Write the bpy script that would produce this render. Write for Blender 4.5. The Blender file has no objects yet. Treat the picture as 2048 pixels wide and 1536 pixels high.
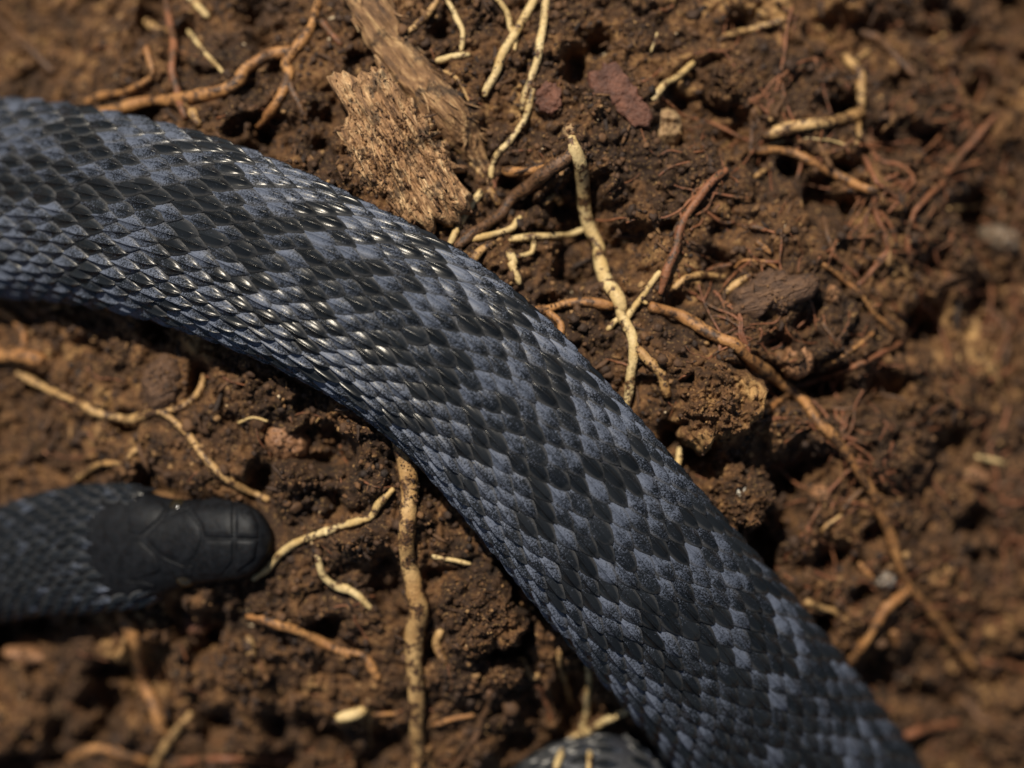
import bpy, math, time
import numpy as np
from mathutils import Matrix, Vector

# ------------------------------------------------------------------ camera, sky, sun, exposure
sc = bpy.context.scene
HC = 0.24                       # camera height above the soil, metres
FW = 0.120                      # width of soil that the frame shows, metres
S = FW / 2048.0                 # metres on the soil for one photo pixel
cam_d = bpy.data.cameras.new('camera'); cam = bpy.data.objects.new('camera', cam_d)
sc.collection.objects.link(cam); sc.camera = cam
cam.location = (0, 0, HC); cam.rotation_euler = (0, 0, 0)
cam_d.sensor_width = 36.0; cam_d.lens = 36.0 * HC / FW
cam_d.clip_start = 0.005; cam_d.clip_end = 60.0
cam_d.dof.use_dof = True; cam_d.dof.focus_distance = HC - 0.0065; cam_d.dof.aperture_fstop = 7.2

SUN_EL, SUN_AZ = 56.0, 24.0     # light comes from the top of the picture, a little from the left
world = bpy.data.worlds.new('World'); sc.world = world; world.use_nodes = True
wn = world.node_tree.nodes; wl = world.node_tree.links
bg = wn['Background']; sky = wn.new('ShaderNodeTexSky')
sky.sky_type = 'NISHITA'; sky.sun_disc = False
sky.sun_elevation = math.radians(SUN_EL); sky.sun_rotation = math.radians(-SUN_AZ)
wl.new(sky.outputs[0], bg.inputs[0]); bg.inputs[1].default_value = 0.05
sun_d = bpy.data.lights.new('sun', 'SUN'); sun = bpy.data.objects.new('sun', sun_d)
sc.collection.objects.link(sun)
sun_d.energy = 4.8; sun_d.angle = math.radians(0.6); sun_d.color = (1.0, 0.93, 0.82)
_e, _a = math.radians(SUN_EL), math.radians(SUN_AZ)
sdir = Vector((-math.sin(_a) * math.cos(_e), math.cos(_a) * math.cos(_e), math.sin(_e)))
sun.rotation_euler = sdir.to_track_quat('Z', 'Y').to_euler(); sun.location = sdir * 3.0
sc.view_settings.view_transform = 'Standard'; sc.view_settings.look = 'None'
sc.view_settings.gamma = 1.0; sc.view_settings.exposure = 0.12; sc.view_settings.use_curve_mapping = False
sc.cycles.use_denoising = True
sc.cycles.max_bounces = 4

rng = np.random.default_rng(31)
C = sc.collection

# ------------------------------------------------------------------ helpers
def hash01(ix, iy, seed):
    h = (ix.astype(np.int64) * 374761393 + iy.astype(np.int64) * 668265263 + seed * 974711) & 0xFFFFFFFF
    h = ((h ^ (h >> 13)) * 1274126177) & 0xFFFFFFFF
    h = ((h ^ (h >> 15)) * 2246822519) & 0xFFFFFFFF
    return ((h ^ (h >> 16)) & 0xFFFFFF).astype(np.float32) / np.float32(0xFFFFFF)

def vnoise(x, y, seed):
    ix = np.floor(x); iy = np.floor(y)
    fx = (x - ix).astype(np.float32); fy = (y - iy).astype(np.float32)
    fx = fx * fx * (3 - 2 * fx); fy = fy * fy * (3 - 2 * fy)
    a = hash01(ix, iy, seed); b = hash01(ix + 1, iy, seed)
    c = hash01(ix, iy + 1, seed); d = hash01(ix + 1, iy + 1, seed)
    return (a + (b - a) * fx) * (1 - fy) + (c + (d - c) * fx) * fy

def fbm(x, y, seed, octaves=3):
    v = 0; a = 0.5; t = 0
    for o in range(octaves):
        v = v + a * vnoise(x * 2 ** o, y * 2 ** o, seed + o); t += a; a *= 0.5
    return v / t

def worley(x, y, seed):
    ix = np.floor(x); iy = np.floor(y)
    best = np.full(x.shape, 9.0, np.float32); rid = np.zeros(x.shape, np.float32)
    for dx in (-1, 0, 1):
        for dy in (-1, 0, 1):
            cx = ix + dx; cy = iy + dy
            px = cx + 0.15 + 0.7 * hash01(cx, cy, seed); py = cy + 0.15 + 0.7 * hash01(cx, cy, seed + 7)
            d = ((px - x) ** 2 + (py - y) ** 2).astype(np.float32)
            m = d < best
            best = np.where(m, d, best); rid = np.where(m, hash01(cx, cy, seed + 13), rid)
    return best, rid           # squared distance, random number of the crumb

def mound(x, y):               # low hump added so its slopes darken and blur towards the picture's corners
    r = np.sqrt((x + 0.003) ** 2 + (y - 0.009) ** 2)
    return -0.039 * (1 - np.exp(-(r / 0.069) ** 3.1))

def P(px, py, z):              # photo pixel -> world x, y at height z
    k = S * (HC - z) / HC
    return (px - 1024.0) * k, (768.0 - py) * k

def PG(px, py, f):             # photo pixel -> point on the surface z = f(x, y)
    z = 0.0
    for _ in range(6):
        x, y = P(px, py, z); z = f(x, y)
    return x, y, z

CROP = dict(A=(0, 0), B=(650, 0), C=(1348, 0), D=(0, 500), E=(650, 500), F=(1348, 500), G=(0, 1011), H=(650, 1011), I=(1348, 1011))
def trace(s, k=700 / 2048.0, crops=CROP):
    out = []; o = (0, 0)
    for w in s.split():
        if ':' in w: key, w = w.split(':'); o = crops[key]
        a, b = w.split(','); out.append((o[0] + float(a) * k, o[1] + float(b) * k))
    return np.array(out)

def catmull(p, n):
    p = np.asarray(p, float)
    if len(p) < 3:
        t = np.linspace(0, 1, n)[:, None]; return p[0] * (1 - t) + p[-1] * t
    q = np.vstack([2 * p[0] - p[1], p, 2 * p[-1] - p[-2]])
    m = len(p) - 1; out = []
    for t in np.linspace(0, m - 1e-6, n):
        i = int(t); f = t - i; a, b, c, d = q[i], q[i + 1], q[i + 2], q[i + 3]
        out.append(0.5 * (2 * b + (c - a) * f + (2 * a - 5 * b + 4 * c - d) * f * f + (3 * b - a - 3 * c + d) * f ** 3))
    return np.array(out)

def mesh_obj(name, verts, faces, mat, smooth=True, origin=None, attrs=None):
    verts = np.asarray(verts, np.float64)
    if origin is None: origin = (verts.min(0) + verts.max(0)) / 2; origin[2] = verts[:, 2].min()
    origin = np.asarray(origin, float)
    me = bpy.data.meshes.new(name)
    v = (verts - origin).astype(np.float32)
    if isinstance(faces, np.ndarray):
        k = faces.shape[1]; nf = len(faces)
        me.vertices.add(len(v)); me.vertices.foreach_set('co', v.ravel())
        me.loops.add(nf * k); me.loops.foreach_set('vertex_index', faces.ravel().astype(np.int32))
        me.polygons.add(nf); me.polygons.foreach_set('loop_start', np.arange(0, nf * k, k, dtype=np.int32))
        me.update(calc_edges=True)
    else:
        me.from_pydata(v.tolist(), [], faces)
    if smooth: me.polygons.foreach_set('use_smooth', np.ones(len(me.polygons), bool))
    for an, av in (attrs or {}).items():
        at = me.attributes.new(an, 'FLOAT', 'POINT'); at.data.foreach_set('value', np.asarray(av, np.float32))
    me.validate(); me.update()
    if mat: me.materials.append(mat)
    o = bpy.data.objects.new(name, me); o.location = origin.tolist(); C.objects.link(o)
    return o

WLOC = {}
def wloc(o):
    return WLOC.get(o.name, Vector(o.location))
def adopt(o, p):               # o keeps its place and becomes a child of p (parents are only ever translated)
    o.parent = p; WLOC[o.name] = Vector(o.location)
    o.matrix_parent_inverse = Matrix.Translation(-wloc(p))
    return o
def tag(o, label=None, cat=None, group=None, kind=None):
    if label: o['label'] = label
    if cat: o['category'] = cat
    if group: o['group'] = group
    if kind: o['kind'] = kind
    return o

# ------------------------------------------------------------------ materials
def new_mat(name):
    m = bpy.data.materials.new(name); m.use_nodes = True
    return m, m.node_tree.nodes, m.node_tree.links, m.node_tree.nodes['Principled BSDF']
def noise(N, L, vec, scale, detail=3.0, rough=0.55, dist=0.0):
    n = N.new('ShaderNodeTexNoise'); n.inputs['Scale'].default_value = scale; n.inputs['Detail'].default_value = detail
    n.inputs['Roughness'].default_value = rough; n.inputs['Distortion'].default_value = dist
    L.new(vec, n.inputs['Vector']); return n.outputs['Fac']
def ramp(N, L, fac, stops):
    r = N.new('ShaderNodeValToRGB'); L.new(fac, r.inputs[0]); e = r.color_ramp.elements
    while len(e) < len(stops): e.new(0.5)
    for q, (p, c) in zip(e, stops): q.position = p; q.color = (*c, 1) if len(c) == 3 else c
    return r.outputs[0]
def math_n(N, L, op, a, b=None, clamp=False):
    m = N.new('ShaderNodeMath'); m.operation = op; m.use_clamp = clamp
    for i, q in enumerate((a, b)):
        if q is None: continue
        if hasattr(q, 'is_output'): L.new(q, m.inputs[i])
        else: m.inputs[i].default_value = q
    return m.outputs[0]
def mixc(N, L, fac, a, b, mode='MIX'):
    m = N.new('ShaderNodeMix'); m.data_type = 'RGBA'; m.blend_type = mode
    for s, q in ((m.inputs[0], fac), (m.inputs[6], a), (m.inputs[7], b)):
        if hasattr(q, 'is_output'): L.new(q, s)
        else: s.default_value = q if not isinstance(q, tuple) else (*q, 1)
    return m.outputs[2]
def bump(N, L, bsdf, height, strength, dist):
    b = N.new('ShaderNodeBump'); b.inputs['Strength'].default_value = strength; b.inputs['Distance'].default_value = dist
    L.new(height, b.inputs['Height']); L.new(b.outputs[0], bsdf.inputs['Normal'])
def position(N): return N.new('ShaderNodeNewGeometry').outputs['Position']
def attr(N, name):
    a = N.new('ShaderNodeAttribute'); a.attribute_name = name; return a.outputs['Fac']

SOIL_DARK, SOIL_MID, SOIL_WARM, SOIL_TAN = (0.013, 0.0065, 0.0032), (0.048, 0.0220, 0.0085), (0.135, 0.062, 0.0215), (0.42, 0.245, 0.092)
def soil_mat():
    m, N, L, B = new_mat('soil'); p = position(N)
    n1 = noise(N, L, p, 55, 4); n2 = noise(N, L, p, 420, 4, 0.65); n3 = noise(N, L, p, 2600, 2, 0.6)
    t = attr(N, 'tone')
    f = math_n(N, L, 'MULTIPLY_ADD', n1, 0.75); f.node.inputs[2].default_value = -0.42
    f = math_n(N, L, 'ADD', f, math_n(N, L, 'MULTIPLY', n2, 0.65))
    f = math_n(N, L, 'ADD', f, math_n(N, L, 'MULTIPLY', t, 0.42))
    col = ramp(N, L, f, [(0.20, SOIL_DARK), (0.44, SOIL_MID), (0.60, SOIL_WARM), (0.80, SOIL_TAN)])
    sp = ramp(N, L, n3, [(0.58, (0, 0, 0)), (0.68, (1, 1, 1))])
    col = mixc(N, L, math_n(N, L, 'MULTIPLY', sp, 0.42), col, SOIL_TAN)
    L.new(col, B.inputs['Base Color']); B.inputs['Roughness'].default_value = 0.82
    B.inputs['Specular IOR Level'].default_value = 0.35
    bump(N, L, B, noise(N, L, p, 3800, 3, 0.7), 0.8, 0.00025)
    return m
def crumb_mat():
    m, N, L, B = new_mat('soil_crumb'); p = position(N)
    t = attr(N, 'tone'); n2 = noise(N, L, p, 2200, 3, 0.65)
    f = math_n(N, L, 'ADD', t, math_n(N, L, 'MULTIPLY_ADD', n2, 0.3)); f.node.inputs[1].links[0].from_node.inputs[2].default_value = -0.15
    col = ramp(N, L, f, [(0.0, SOIL_DARK), (0.32, SOIL_MID), (0.62, SOIL_WARM), (0.9, SOIL_TAN), (0.985, (0.55, 0.42, 0.26))])
    L.new(col, B.inputs['Base Color']); B.inputs['Roughness'].default_value = 0.75
    bump(N, L, B, noise(N, L, p, 5000, 2), 0.6, 0.0002)
    return m
ROOTCOL = dict(pale=((0.52, 0.34, 0.125), (0.70, 0.53, 0.26)), tan=((0.38, 0.205, 0.07), (0.56, 0.35, 0.14)),
               orange=((0.28, 0.120, 0.036), (0.45, 0.22, 0.072)), red=((0.165, 0.058, 0.024), (0.28, 0.110, 0.044)),
               brown=((0.110, 0.052, 0.024), (0.19, 0.096, 0.043)))
def root_mat(kind, dirt):
    m, N, L, B = new_mat('root_' + kind); p = position(N); a, b = ROOTCOL[kind]
    n1 = noise(N, L, p, 260, 3); n2 = noise(N, L, p, 620, 4, 0.7); n3 = noise(N, L, p, 3000, 2)
    col = ramp(N, L, n1, [(0.35, a), (0.65, b)])
    col = mixc(N, L, math_n(N, L, 'MULTIPLY', ramp(N, L, n3, [(0.45, (0, 0, 0)), (0.7, (1, 1, 1))]), 0.35), col, (a[0] * .45, a[1] * .42, a[2] * .4))
    d = ramp(N, L, n2, [(0.60 - dirt * 0.22, (0, 0, 0)), (0.66 - dirt * 0.18, (1, 1, 1))])
    col = mixc(N, L, d, col, ramp(N, L, n3, [(0.35, SOIL_DARK), (0.65, SOIL_WARM)]))
    L.new(col, B.inputs['Base Color']); B.inputs['Roughness'].default_value = 0.62
    h = math_n(N, L, 'ADD', n2, math_n(N, L, 'MULTIPLY', n3, 0.5))
    bump(N, L, B, h, 0.7, 0.0003)
    return m
def wood_mat(name, dark, mid, light, ang, stretch=7.0, dirt=0.4):
    m, N, L, B = new_mat(name); p = position(N)
    mp = N.new('ShaderNodeMapping'); mp.vector_type = 'TEXTURE'
    mp.inputs['Rotation'].default_value = (0, 0, ang); mp.inputs['Scale'].default_value = (stretch, 1, 1)
    L.new(p, mp.inputs['Vector'])
    n1 = noise(N, L, mp.outputs[0], 1500, 3, 0.65); n2 = noise(N, L, p, 330, 4, 0.65); n3 = noise(N, L, mp.outputs[0], 4200, 2)
    f = math_n(N, L, 'ADD', math_n(N, L, 'MULTIPLY', n1, 0.7), math_n(N, L, 'MULTIPLY', n2, 0.3))
    col = ramp(N, L, f, [(0.33, dark), (0.5, mid), (0.66, light)])
    d = ramp(N, L, n2, [(0.62 - dirt * 0.2, (0, 0, 0)), (0.70 - dirt * 0.2, (1, 1, 1))])
    col = mixc(N, L, math_n(N, L, 'MULTIPLY', d, 0.85), col, ramp(N, L, n3, [(0.35, SOIL_DARK), (0.65, SOIL_MID)]))
    L.new(col, B.inputs['Base Color']); B.inputs['Roughness'].default_value = 0.75
    bump(N, L, B, math_n(N, L, 'ADD', n1, math_n(N, L, 'MULTIPLY', n3, 0.6)), 0.9, 0.0006)
    return m
def plain_mat(name, a, b, rough=0.6, scale=500, b_str=0.5):
    m, N, L, B = new_mat(name); p = position(N)
    n = noise(N, L, p, scale, 4, 0.65); n2 = noise(N, L, p, 2800, 3, 0.65)
    col = ramp(N, L, n, [(0.35, a), (0.65, b)])
    col = mixc(N, L, math_n(N, L, 'MULTIPLY', ramp(N, L, n2, [(0.5, (0, 0, 0)), (0.72, (1, 1, 1))]), 0.45), col, SOIL_DARK)
    L.new(col, B.inputs['Base Color']); B.inputs['Roughness'].default_value = rough
    bump(N, L, B, math_n(N, L, 'ADD', n, n2), b_str, 0.0003)
    return m
def scale_mat(name, single):
    m, N, L, B = new_mat(name); p = position(N)
    if single:
        oi = N.new('ShaderNodeObjectInfo'); sp = N.new('ShaderNodeSeparateColor'); L.new(oi.outputs['Color'], sp.inputs[0])
        pale, rnd = sp.outputs[0], sp.outputs[1]
    else:
        pale, rnd = attr(N, 'pale'), attr(N, 'rnd')
    n1 = noise(N, L, p, 5200, 3, 0.75); n2 = noise(N, L, p, 520, 3); n3 = noise(N, L, p, 9500, 2, 0.6)
    f = math_n(N, L, 'ADD', pale, math_n(N, L, 'MULTIPLY', math_n(N, L, 'SUBTRACT', n2, 0.5), 1.15))
    f = math_n(N, L, 'ADD', f, math_n(N, L, 'MULTIPLY', math_n(N, L, 'SUBTRACT', n1, 0.5), 2.7))
    f = math_n(N, L, 'ADD', f, math_n(N, L, 'MULTIPLY', math_n(N, L, 'SUBTRACT', 0.62, attr(N, 'along')), 0.75))
    mk = ramp(N, L, f, [(0.45, (0, 0, 0)), (0.92, (1, 1, 1))])
    dk = mixc(N, L, rnd, (0.0065, 0.0078, 0.0095), (0.013, 0.0148, 0.0170))
    lt = mixc(N, L, n3, (0.046, 0.054, 0.074), (0.160, 0.183, 0.240))
    base = mixc(N, L, mk, dk, lt); rim = math_n(N, L, 'MULTIPLY', math_n(N, L, 'MULTIPLY', attr(N, 'rim'), n1), 0.75)
    L.new(mixc(N, L, rim, base, (0.15, 0.145, 0.14)), B.inputs['Base Color'])
    mr = N.new('ShaderNodeMapRange'); L.new(mk, mr.inputs[0]); mr.inputs[3].default_value = 0.24; mr.inputs[4].default_value = 0.52
    L.new(mr.outputs[0], B.inputs['Roughness'])
    B.inputs['Specular IOR Level'].default_value = 0.30
    B.inputs['Specular Tint'].default_value = (1.0, 0.95, 0.86, 1)
    bump(N, L, B, math_n(N, L, 'ADD', n3, n1), 0.5, 0.000012)
    return m
M = dict(soil=soil_mat(), crumb=crumb_mat(), scale=scale_mat('snake_scale', True), scales=scale_mat('snake_scale_field', False))
for _k, _d in (('pale', 0.35), ('tan', 0.55), ('orange', 0.5), ('red', 0.5), ('brown', 0.8)): M[_k] = root_mat(_k, _d)
M['skin'] = plain_mat('snake_skin', (0.012, 0.013, 0.016), (0.03, 0.032, 0.04), 0.5, 900, 0.3)
M['head'] = plain_mat('snake_head_skin', (0.0035, 0.004, 0.0048), (0.0105, 0.0115, 0.0135), 0.50, 900, 0.12)
for _n in M['head'].node_tree.nodes:
    if _n.type == 'BSDF_PRINCIPLED': _n.inputs['Specular IOR Level'].default_value = 0.14
    if _n.type == 'BUMP': _n.inputs['Strength'].default_value = 0.6; _n.inputs['Distance'].default_value = 0.00006
_m, _N, _L, _B = new_mat('snake_eye'); _B.inputs['Base Color'].default_value = (0.02, 0.015, 0.008, 1); _B.inputs['Roughness'].default_value = 0.08
M['eye'] = _m

# ------------------------------------------------------------------ the snake's axis: photo pixel, half width in pixels, height ratio
AX = [(532, 1083, 8, .70), (527, 1083, 42, .62), (512, 1082, 64, .58), (482, 1081, 76, .56), (440, 1081, 82, .56), (395, 1083, 85, .58), (350, 1086, 91, .58),
      (315, 1089, 104, .57), (275, 1092, 118, .55), (215, 1094, 122, .56), (140, 1101, 121, .60), (60, 1115, 112, .68), (0, 1130, 106, .74),
      (-110, 1156, 105, .76), (-260, 1165, 113, .75), (-420, 1115, 126, .73), (-540, 990, 140, .71), (-590, 810, 155, .70),
      (-560, 620, 168, .68), (-440, 470, 178, .66), (-270, 405, 186, .66), (-120, 394, 190, .66), (20, 397, 190, .66), (161, 411, 187, .66),
      (294, 439, 185, .66), (399, 469, 184, .66), (530, 519, 181, .66), (656, 577, 178, .66), (809, 659, 182, .66), (953, 773, 184, .66),
      (1110, 945, 187, .66), (1261, 1125, 190, .66), (1441, 1331, 191, .66), (1574, 1508, 198, .66), (1690, 1690, 198, .66), (1715, 1870, 190, .67),
      (1640, 2010, 178, .68), (1500, 2030, 165, .69), (1390, 1900, 152, .70), (1320, 1720, 142, .70), (1225, 1603, 133, .68), (1080, 1660, 122, .66),
      (1010, 1800, 100, .66), (960, 1950, 74, .68), (860, 2050, 46, .72), (740, 2080, 20, .8), (660, 2075, 4, .8)]
ax = catmull(np.array(AX, float), 1400)
apx, apy, ahw = ax[:, 0], ax[:, 1], np.maximum(ax[:, 2], 3); arat = ax[:, 3]
X = np.zeros(len(ax)); Y = X.copy(); Zc = X.copy()
for _ in range(6):
    X, Y = P(apx, apy, Zc); A_ = ahw * S; Zc = mound(X, Y) + np.minimum(0.60 * A_ * arat, 0.0046) + 0.0004
def smooth1(v, n):
    k = np.ones(n) / n; return np.convolve(np.pad(v, n // 2, mode='edge'), k, mode='valid')[:len(v)]
Zc = smooth1(Zc, 31); X, Y = P(apx, apy, Zc)
HWm = ahw * S * (HC - Zc) / HC; HBm = HWm * arat
AXP = np.c_[X, Y, Zc]
arc = np.r_[0, np.cumsum(np.linalg.norm(np.diff(AXP, axis=0), axis=1))]
TAN = np.gradient(AXP, arc, axis=0); TAN /= np.linalg.norm(TAN, axis=1)[:, None]
SIDE = np.cross(TAN, (0, 0, 1.0)); SIDE /= np.linalg.norm(SIDE, axis=1)[:, None]
UP = np.cross(SIDE, TAN)
def at_arc(s, arr):
    if arr.ndim == 1: return np.interp(s, arc, arr)
    return np.stack([np.interp(s, arc, arr[:, k]) for k in range(arr.shape[1])], -1)
def body_point(s, th):         # th: angle from the back, right side positive
    c = at_arc(s, AXP); n = at_arc(s, SIDE); u = at_arc(s, UP); a = at_arc(s, HWm)[..., None]; b = at_arc(s, HBm)[..., None]
    st, ct = np.sin(th)[..., None], np.cos(th)[..., None]
    ct = np.where(ct < 0, ct * 0.62, ct)      # flat belly
    return c + a * np.sign(st) * np.abs(st) ** 0.92 * n + b * ct * u

# ------------------------------------------------------------------ soil height field
def axis_coords(half, step, far):
    f = np.arange(-half, half + step / 2, step); g = [half]; d = step
    while g[-1] < far: d *= 1.13; g.append(g[-1] + d)
    g = np.array(g[1:]); return np.r_[-g[::-1], f, g]
gx = axis_coords(0.0836, 0.00022, 6.0); gy = axis_coords(0.0638, 0.00022, 6.0)
GX, GY = np.meshgrid(gx, gy); GX = GX.astype(np.float64); GY = GY.astype(np.float64)
mm = 1000.0
xm, ym = GX * mm, GY * mm
def grain(xm, ym, sizes, fade):
    wx = xm + 2.6 * (fbm(xm / 5, ym / 5, 5, 3) - 0.5) + 0.8 * (fbm(xm / 0.9, ym / 0.9, 9, 2) - 0.5) + 0.35 * (vnoise(xm / 0.4, ym / 0.4, 19) - 0.5)
    wy = ym + 2.6 * (fbm(xm / 5, ym / 5, 25, 3) - 0.5) + 0.8 * (fbm(xm / 0.9, ym / 0.9, 29, 2) - 0.5) + 0.35 * (vnoise(xm / 0.4, ym / 0.4, 39) - 0.5)
    h = 0; tn = 0
    for size, amp, seed, tw in sizes:
        d2, rid = worley(wx / size, wy / size, seed)
        bmp = np.sqrt(np.maximum(0, 1 - d2 / 0.62))
        h = h + amp * (bmp * (0.2 + 1.0 * rid) - 0.45) * (fade if size < 3 else 0.3 + 0.7 * fade)
        tn = tn + tw * ((rid * 7.13) % 1.0)
    h = h + 0.9 * (fbm(xm / 2.2, ym / 2.2, 181, 3) - 0.5) * fade + 0.26 * (vnoise(xm / 0.42, ym / 0.42, 81) - 0.5) * fade
    return h, tn
fade = np.exp(-np.maximum(0, np.maximum(np.abs(GX) - 0.09, np.abs(GY) - 0.07)) / 0.05)
H0, tone = grain(xm, ym, ((10.5, 2.8, 41, .25), (4.4, 2.0, 51, .30), (1.9, 1.35, 61, .27), (0.85, 0.70, 71, .18)), fade)
H = (fbm(xm / 22, ym / 22, 3, 3) - 0.5) * 6.0 + H0
# rougher and smoother stretches, and deep hollows
rough = fbm(xm / 16, ym / 16, 91, 2)
H = H * (0.65 + 0.75 * rough)
hol = fbm(xm / 7.5, ym / 7.5, 131, 3); H -= 6.5 * np.clip((0.395 - hol) / 0.16, 0, 1) ** 1.2 * fade
PITS = [(1625, 945, 60, 6), (1570, 960, 45, 5), (1590, 1010, 45, 5), (1190, 90, 45, 5), (1085, 1210, 38, 4), (1040, 1480, 50, 5), (870, 1290, 30, 4),
        (320, 655, 30, 5), (1960, 430, 75, 8), (1700, 420, 40, 5), (1520, 335, 45, 4), (1650, 780, 45, 5), (1770, 760, 50, 5), (1840, 640, 40, 5),
        (1870, 520, 40, 5), (1610, 650, 35, 4), (1560, 690, 30, 4), (960, 310, 28, 4), (1340, 880, 30, 4), (1400, 1050, 30, 4), (1540, 1060, 40, 5),
        (1650, 1110, 45, 5), (1720, 1180, 40, 5), (1760, 1340, 45, 5), (860, 1150, 25, 3), (640, 280, 25, 4), (560, 120, 35, 4), (370, 60, 35, 4),
        (1440, 560, 30, 4), (1790, 170, 40, 5), (1480, 60, 35, 4), (880, 60, 25, 4), (250, 860, 30, 4), (1950, 1050, 45, 5),
        (1900, 880, 45, 5), (400, 1290, 35, 4), (620, 1450, 45, 5), (200, 1330, 40, 4), (1000, 1050, 28, 4), (1060, 1400, 35, 4), (740, 610, 20, 2), (1270, 560, 25, 3), (1350, 640, 30, 3)]
HUMPS = [(1440, 790, 75, 3.5), (1450, 870, 55, 2.5), (1500, 1000, 55, 3), (950, 1225, 65, 4), (1000, 1320, 45, 2), (570, 900, 80, 2), (1420, 210, 70, 2.5),
         (1330, 740, 45, 2), (1230, 640, 50, -2), (740, 1080, 60, 1.5), (1560, 470, 70, 2), (500, 240, 60, 1.5), (300, 120, 60, 2), (1960, 250, 90, 2), (640, 1250, 60, 1.5)]
for lst, sg in ((PITS, -1.05), (HUMPS, 1.0)):
    for px, py, rad, dep in lst:
        x0, y0, _ = PG(px, py, mound); rr = rad * S
        i0, i1 = np.searchsorted(gx, [x0 - 3 * rr, x0 + 3 * rr]); j0, j1 = np.searchsorted(gy, [y0 - 3 * rr, y0 + 3 * rr])
        sub = np.s_[j0:j1, i0:i1]
        wd = (GX[sub] - x0 + 0.0022 * (hol[sub] - .5)) ** 2 + (GY[sub] - y0 + 0.004 * (rough[sub] - .5)) ** 2
        wd = wd * (0.35 + 2.6 * fbm(xm[sub] / 2.6, ym[sub] / 2.6, 611, 3) ** 1.5)
        H[sub] += sg * dep * np.exp(-(wd / rr ** 2) ** 1.4)
Z = mound(GX, GY) + H / mm
# the snake presses the soil flat where it lies
CGX, CGY = np.arange(-0.1, 0.1001, 0.0010), np.arange(-0.1, 0.0801, 0.0010)
cgx, cgy = np.meshgrid(CGX, CGY)
stp = slice(0, None, 5)
dd = np.full(cgx.shape, 9.0); ka = np.zeros(cgx.shape); kz = np.zeros(cgx.shape); kb = np.zeros(cgx.shape)
for x0, y0, z0, a0, b0 in zip(X[stp], Y[stp], Zc[stp], HWm[stp], HBm[stp]):
    d = np.hypot(cgx - x0, cgy - y0) / max(a0, 5e-4)
    m_ = d < dd; dd[m_] = d[m_]; ka[m_] = a0; kz[m_] = z0; kb[m_] = b0
def bil(arr, x, y):
    fx = np.clip((x - CGX[0]) / 0.001, 0, len(CGX) - 1.001); fy = np.clip((y - CGY[0]) / 0.001, 0, len(CGY) - 1.001)
    i = fx.astype(int); j = fy.astype(int); u = fx - i; v = fy - j
    return (arr[j, i] * (1 - u) + arr[j, i + 1] * u) * (1 - v) + (arr[j + 1, i] * (1 - u) + arr[j + 1, i + 1] * u) * v
ca_ = bil(ka, GX, GY); D_ = bil(np.minimum(dd, 3.0), GX, GY); cz = bil(kz, GX, GY); cb = bil(kb, GX, GY)
capz = np.where(D_ < 1.0, cz - cb * (0.30 - 0.0 * D_), cz - cb * 0.25 + (D_ - 1.0) * ca_ * 1.6)
Z = np.where(D_ < 1.6, np.minimum(Z, capz), Z)
SNAKE_TOP = np.where(dd < 1, kz + kb * np.sqrt(np.maximum(0, 1 - np.minimum(dd, 1) ** 2)), -1.0)

# smoothed height, for laying things on the soil
def boxblur(a, n):
    k = np.ones(n) / n
    a = np.apply_along_axis(lambda r: np.convolve(np.pad(r, n // 2, mode='edge'), k, 'valid'), 0, a)
    return np.apply_along_axis(lambda r: np.convolve(np.pad(r, n // 2, mode='edge'), k, 'valid'), 1, a)
ix0, ix1 = np.searchsorted(gx, [-0.08361, 0.08361]); iy0, iy1 = np.searchsorted(gy, [-0.06381, 0.06381])
def sampler(arr):
    x_ = gx[ix0:ix1]; y_ = gy[iy0:iy1]; sub_ = arr[iy0:iy1, ix0:ix1]; st = x_[1] - x_[0]
    def f(x, y):
        x = np.asarray(x, float); y = np.asarray(y, float)
        fx = np.clip((x - x_[0]) / st, 0, len(x_) - 1.01); fy = np.clip((y - y_[0]) / st, 0, len(y_) - 1.01)
        i = fx.astype(int); j = fy.astype(int); u = fx - i; v = fy - j
        return (sub_[j, i] * (1 - u) + sub_[j, i + 1] * u) * (1 - v) + (sub_[j + 1, i] * (1 - u) + sub_[j + 1, i + 1] * u) * v
    return f
Zs = Z.copy(); Zs[iy0:iy1, ix0:ix1] = boxblur(boxblur(Z[iy0:iy1, ix0:ix1], 13), 9)
hs = sampler(Zs)

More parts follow.
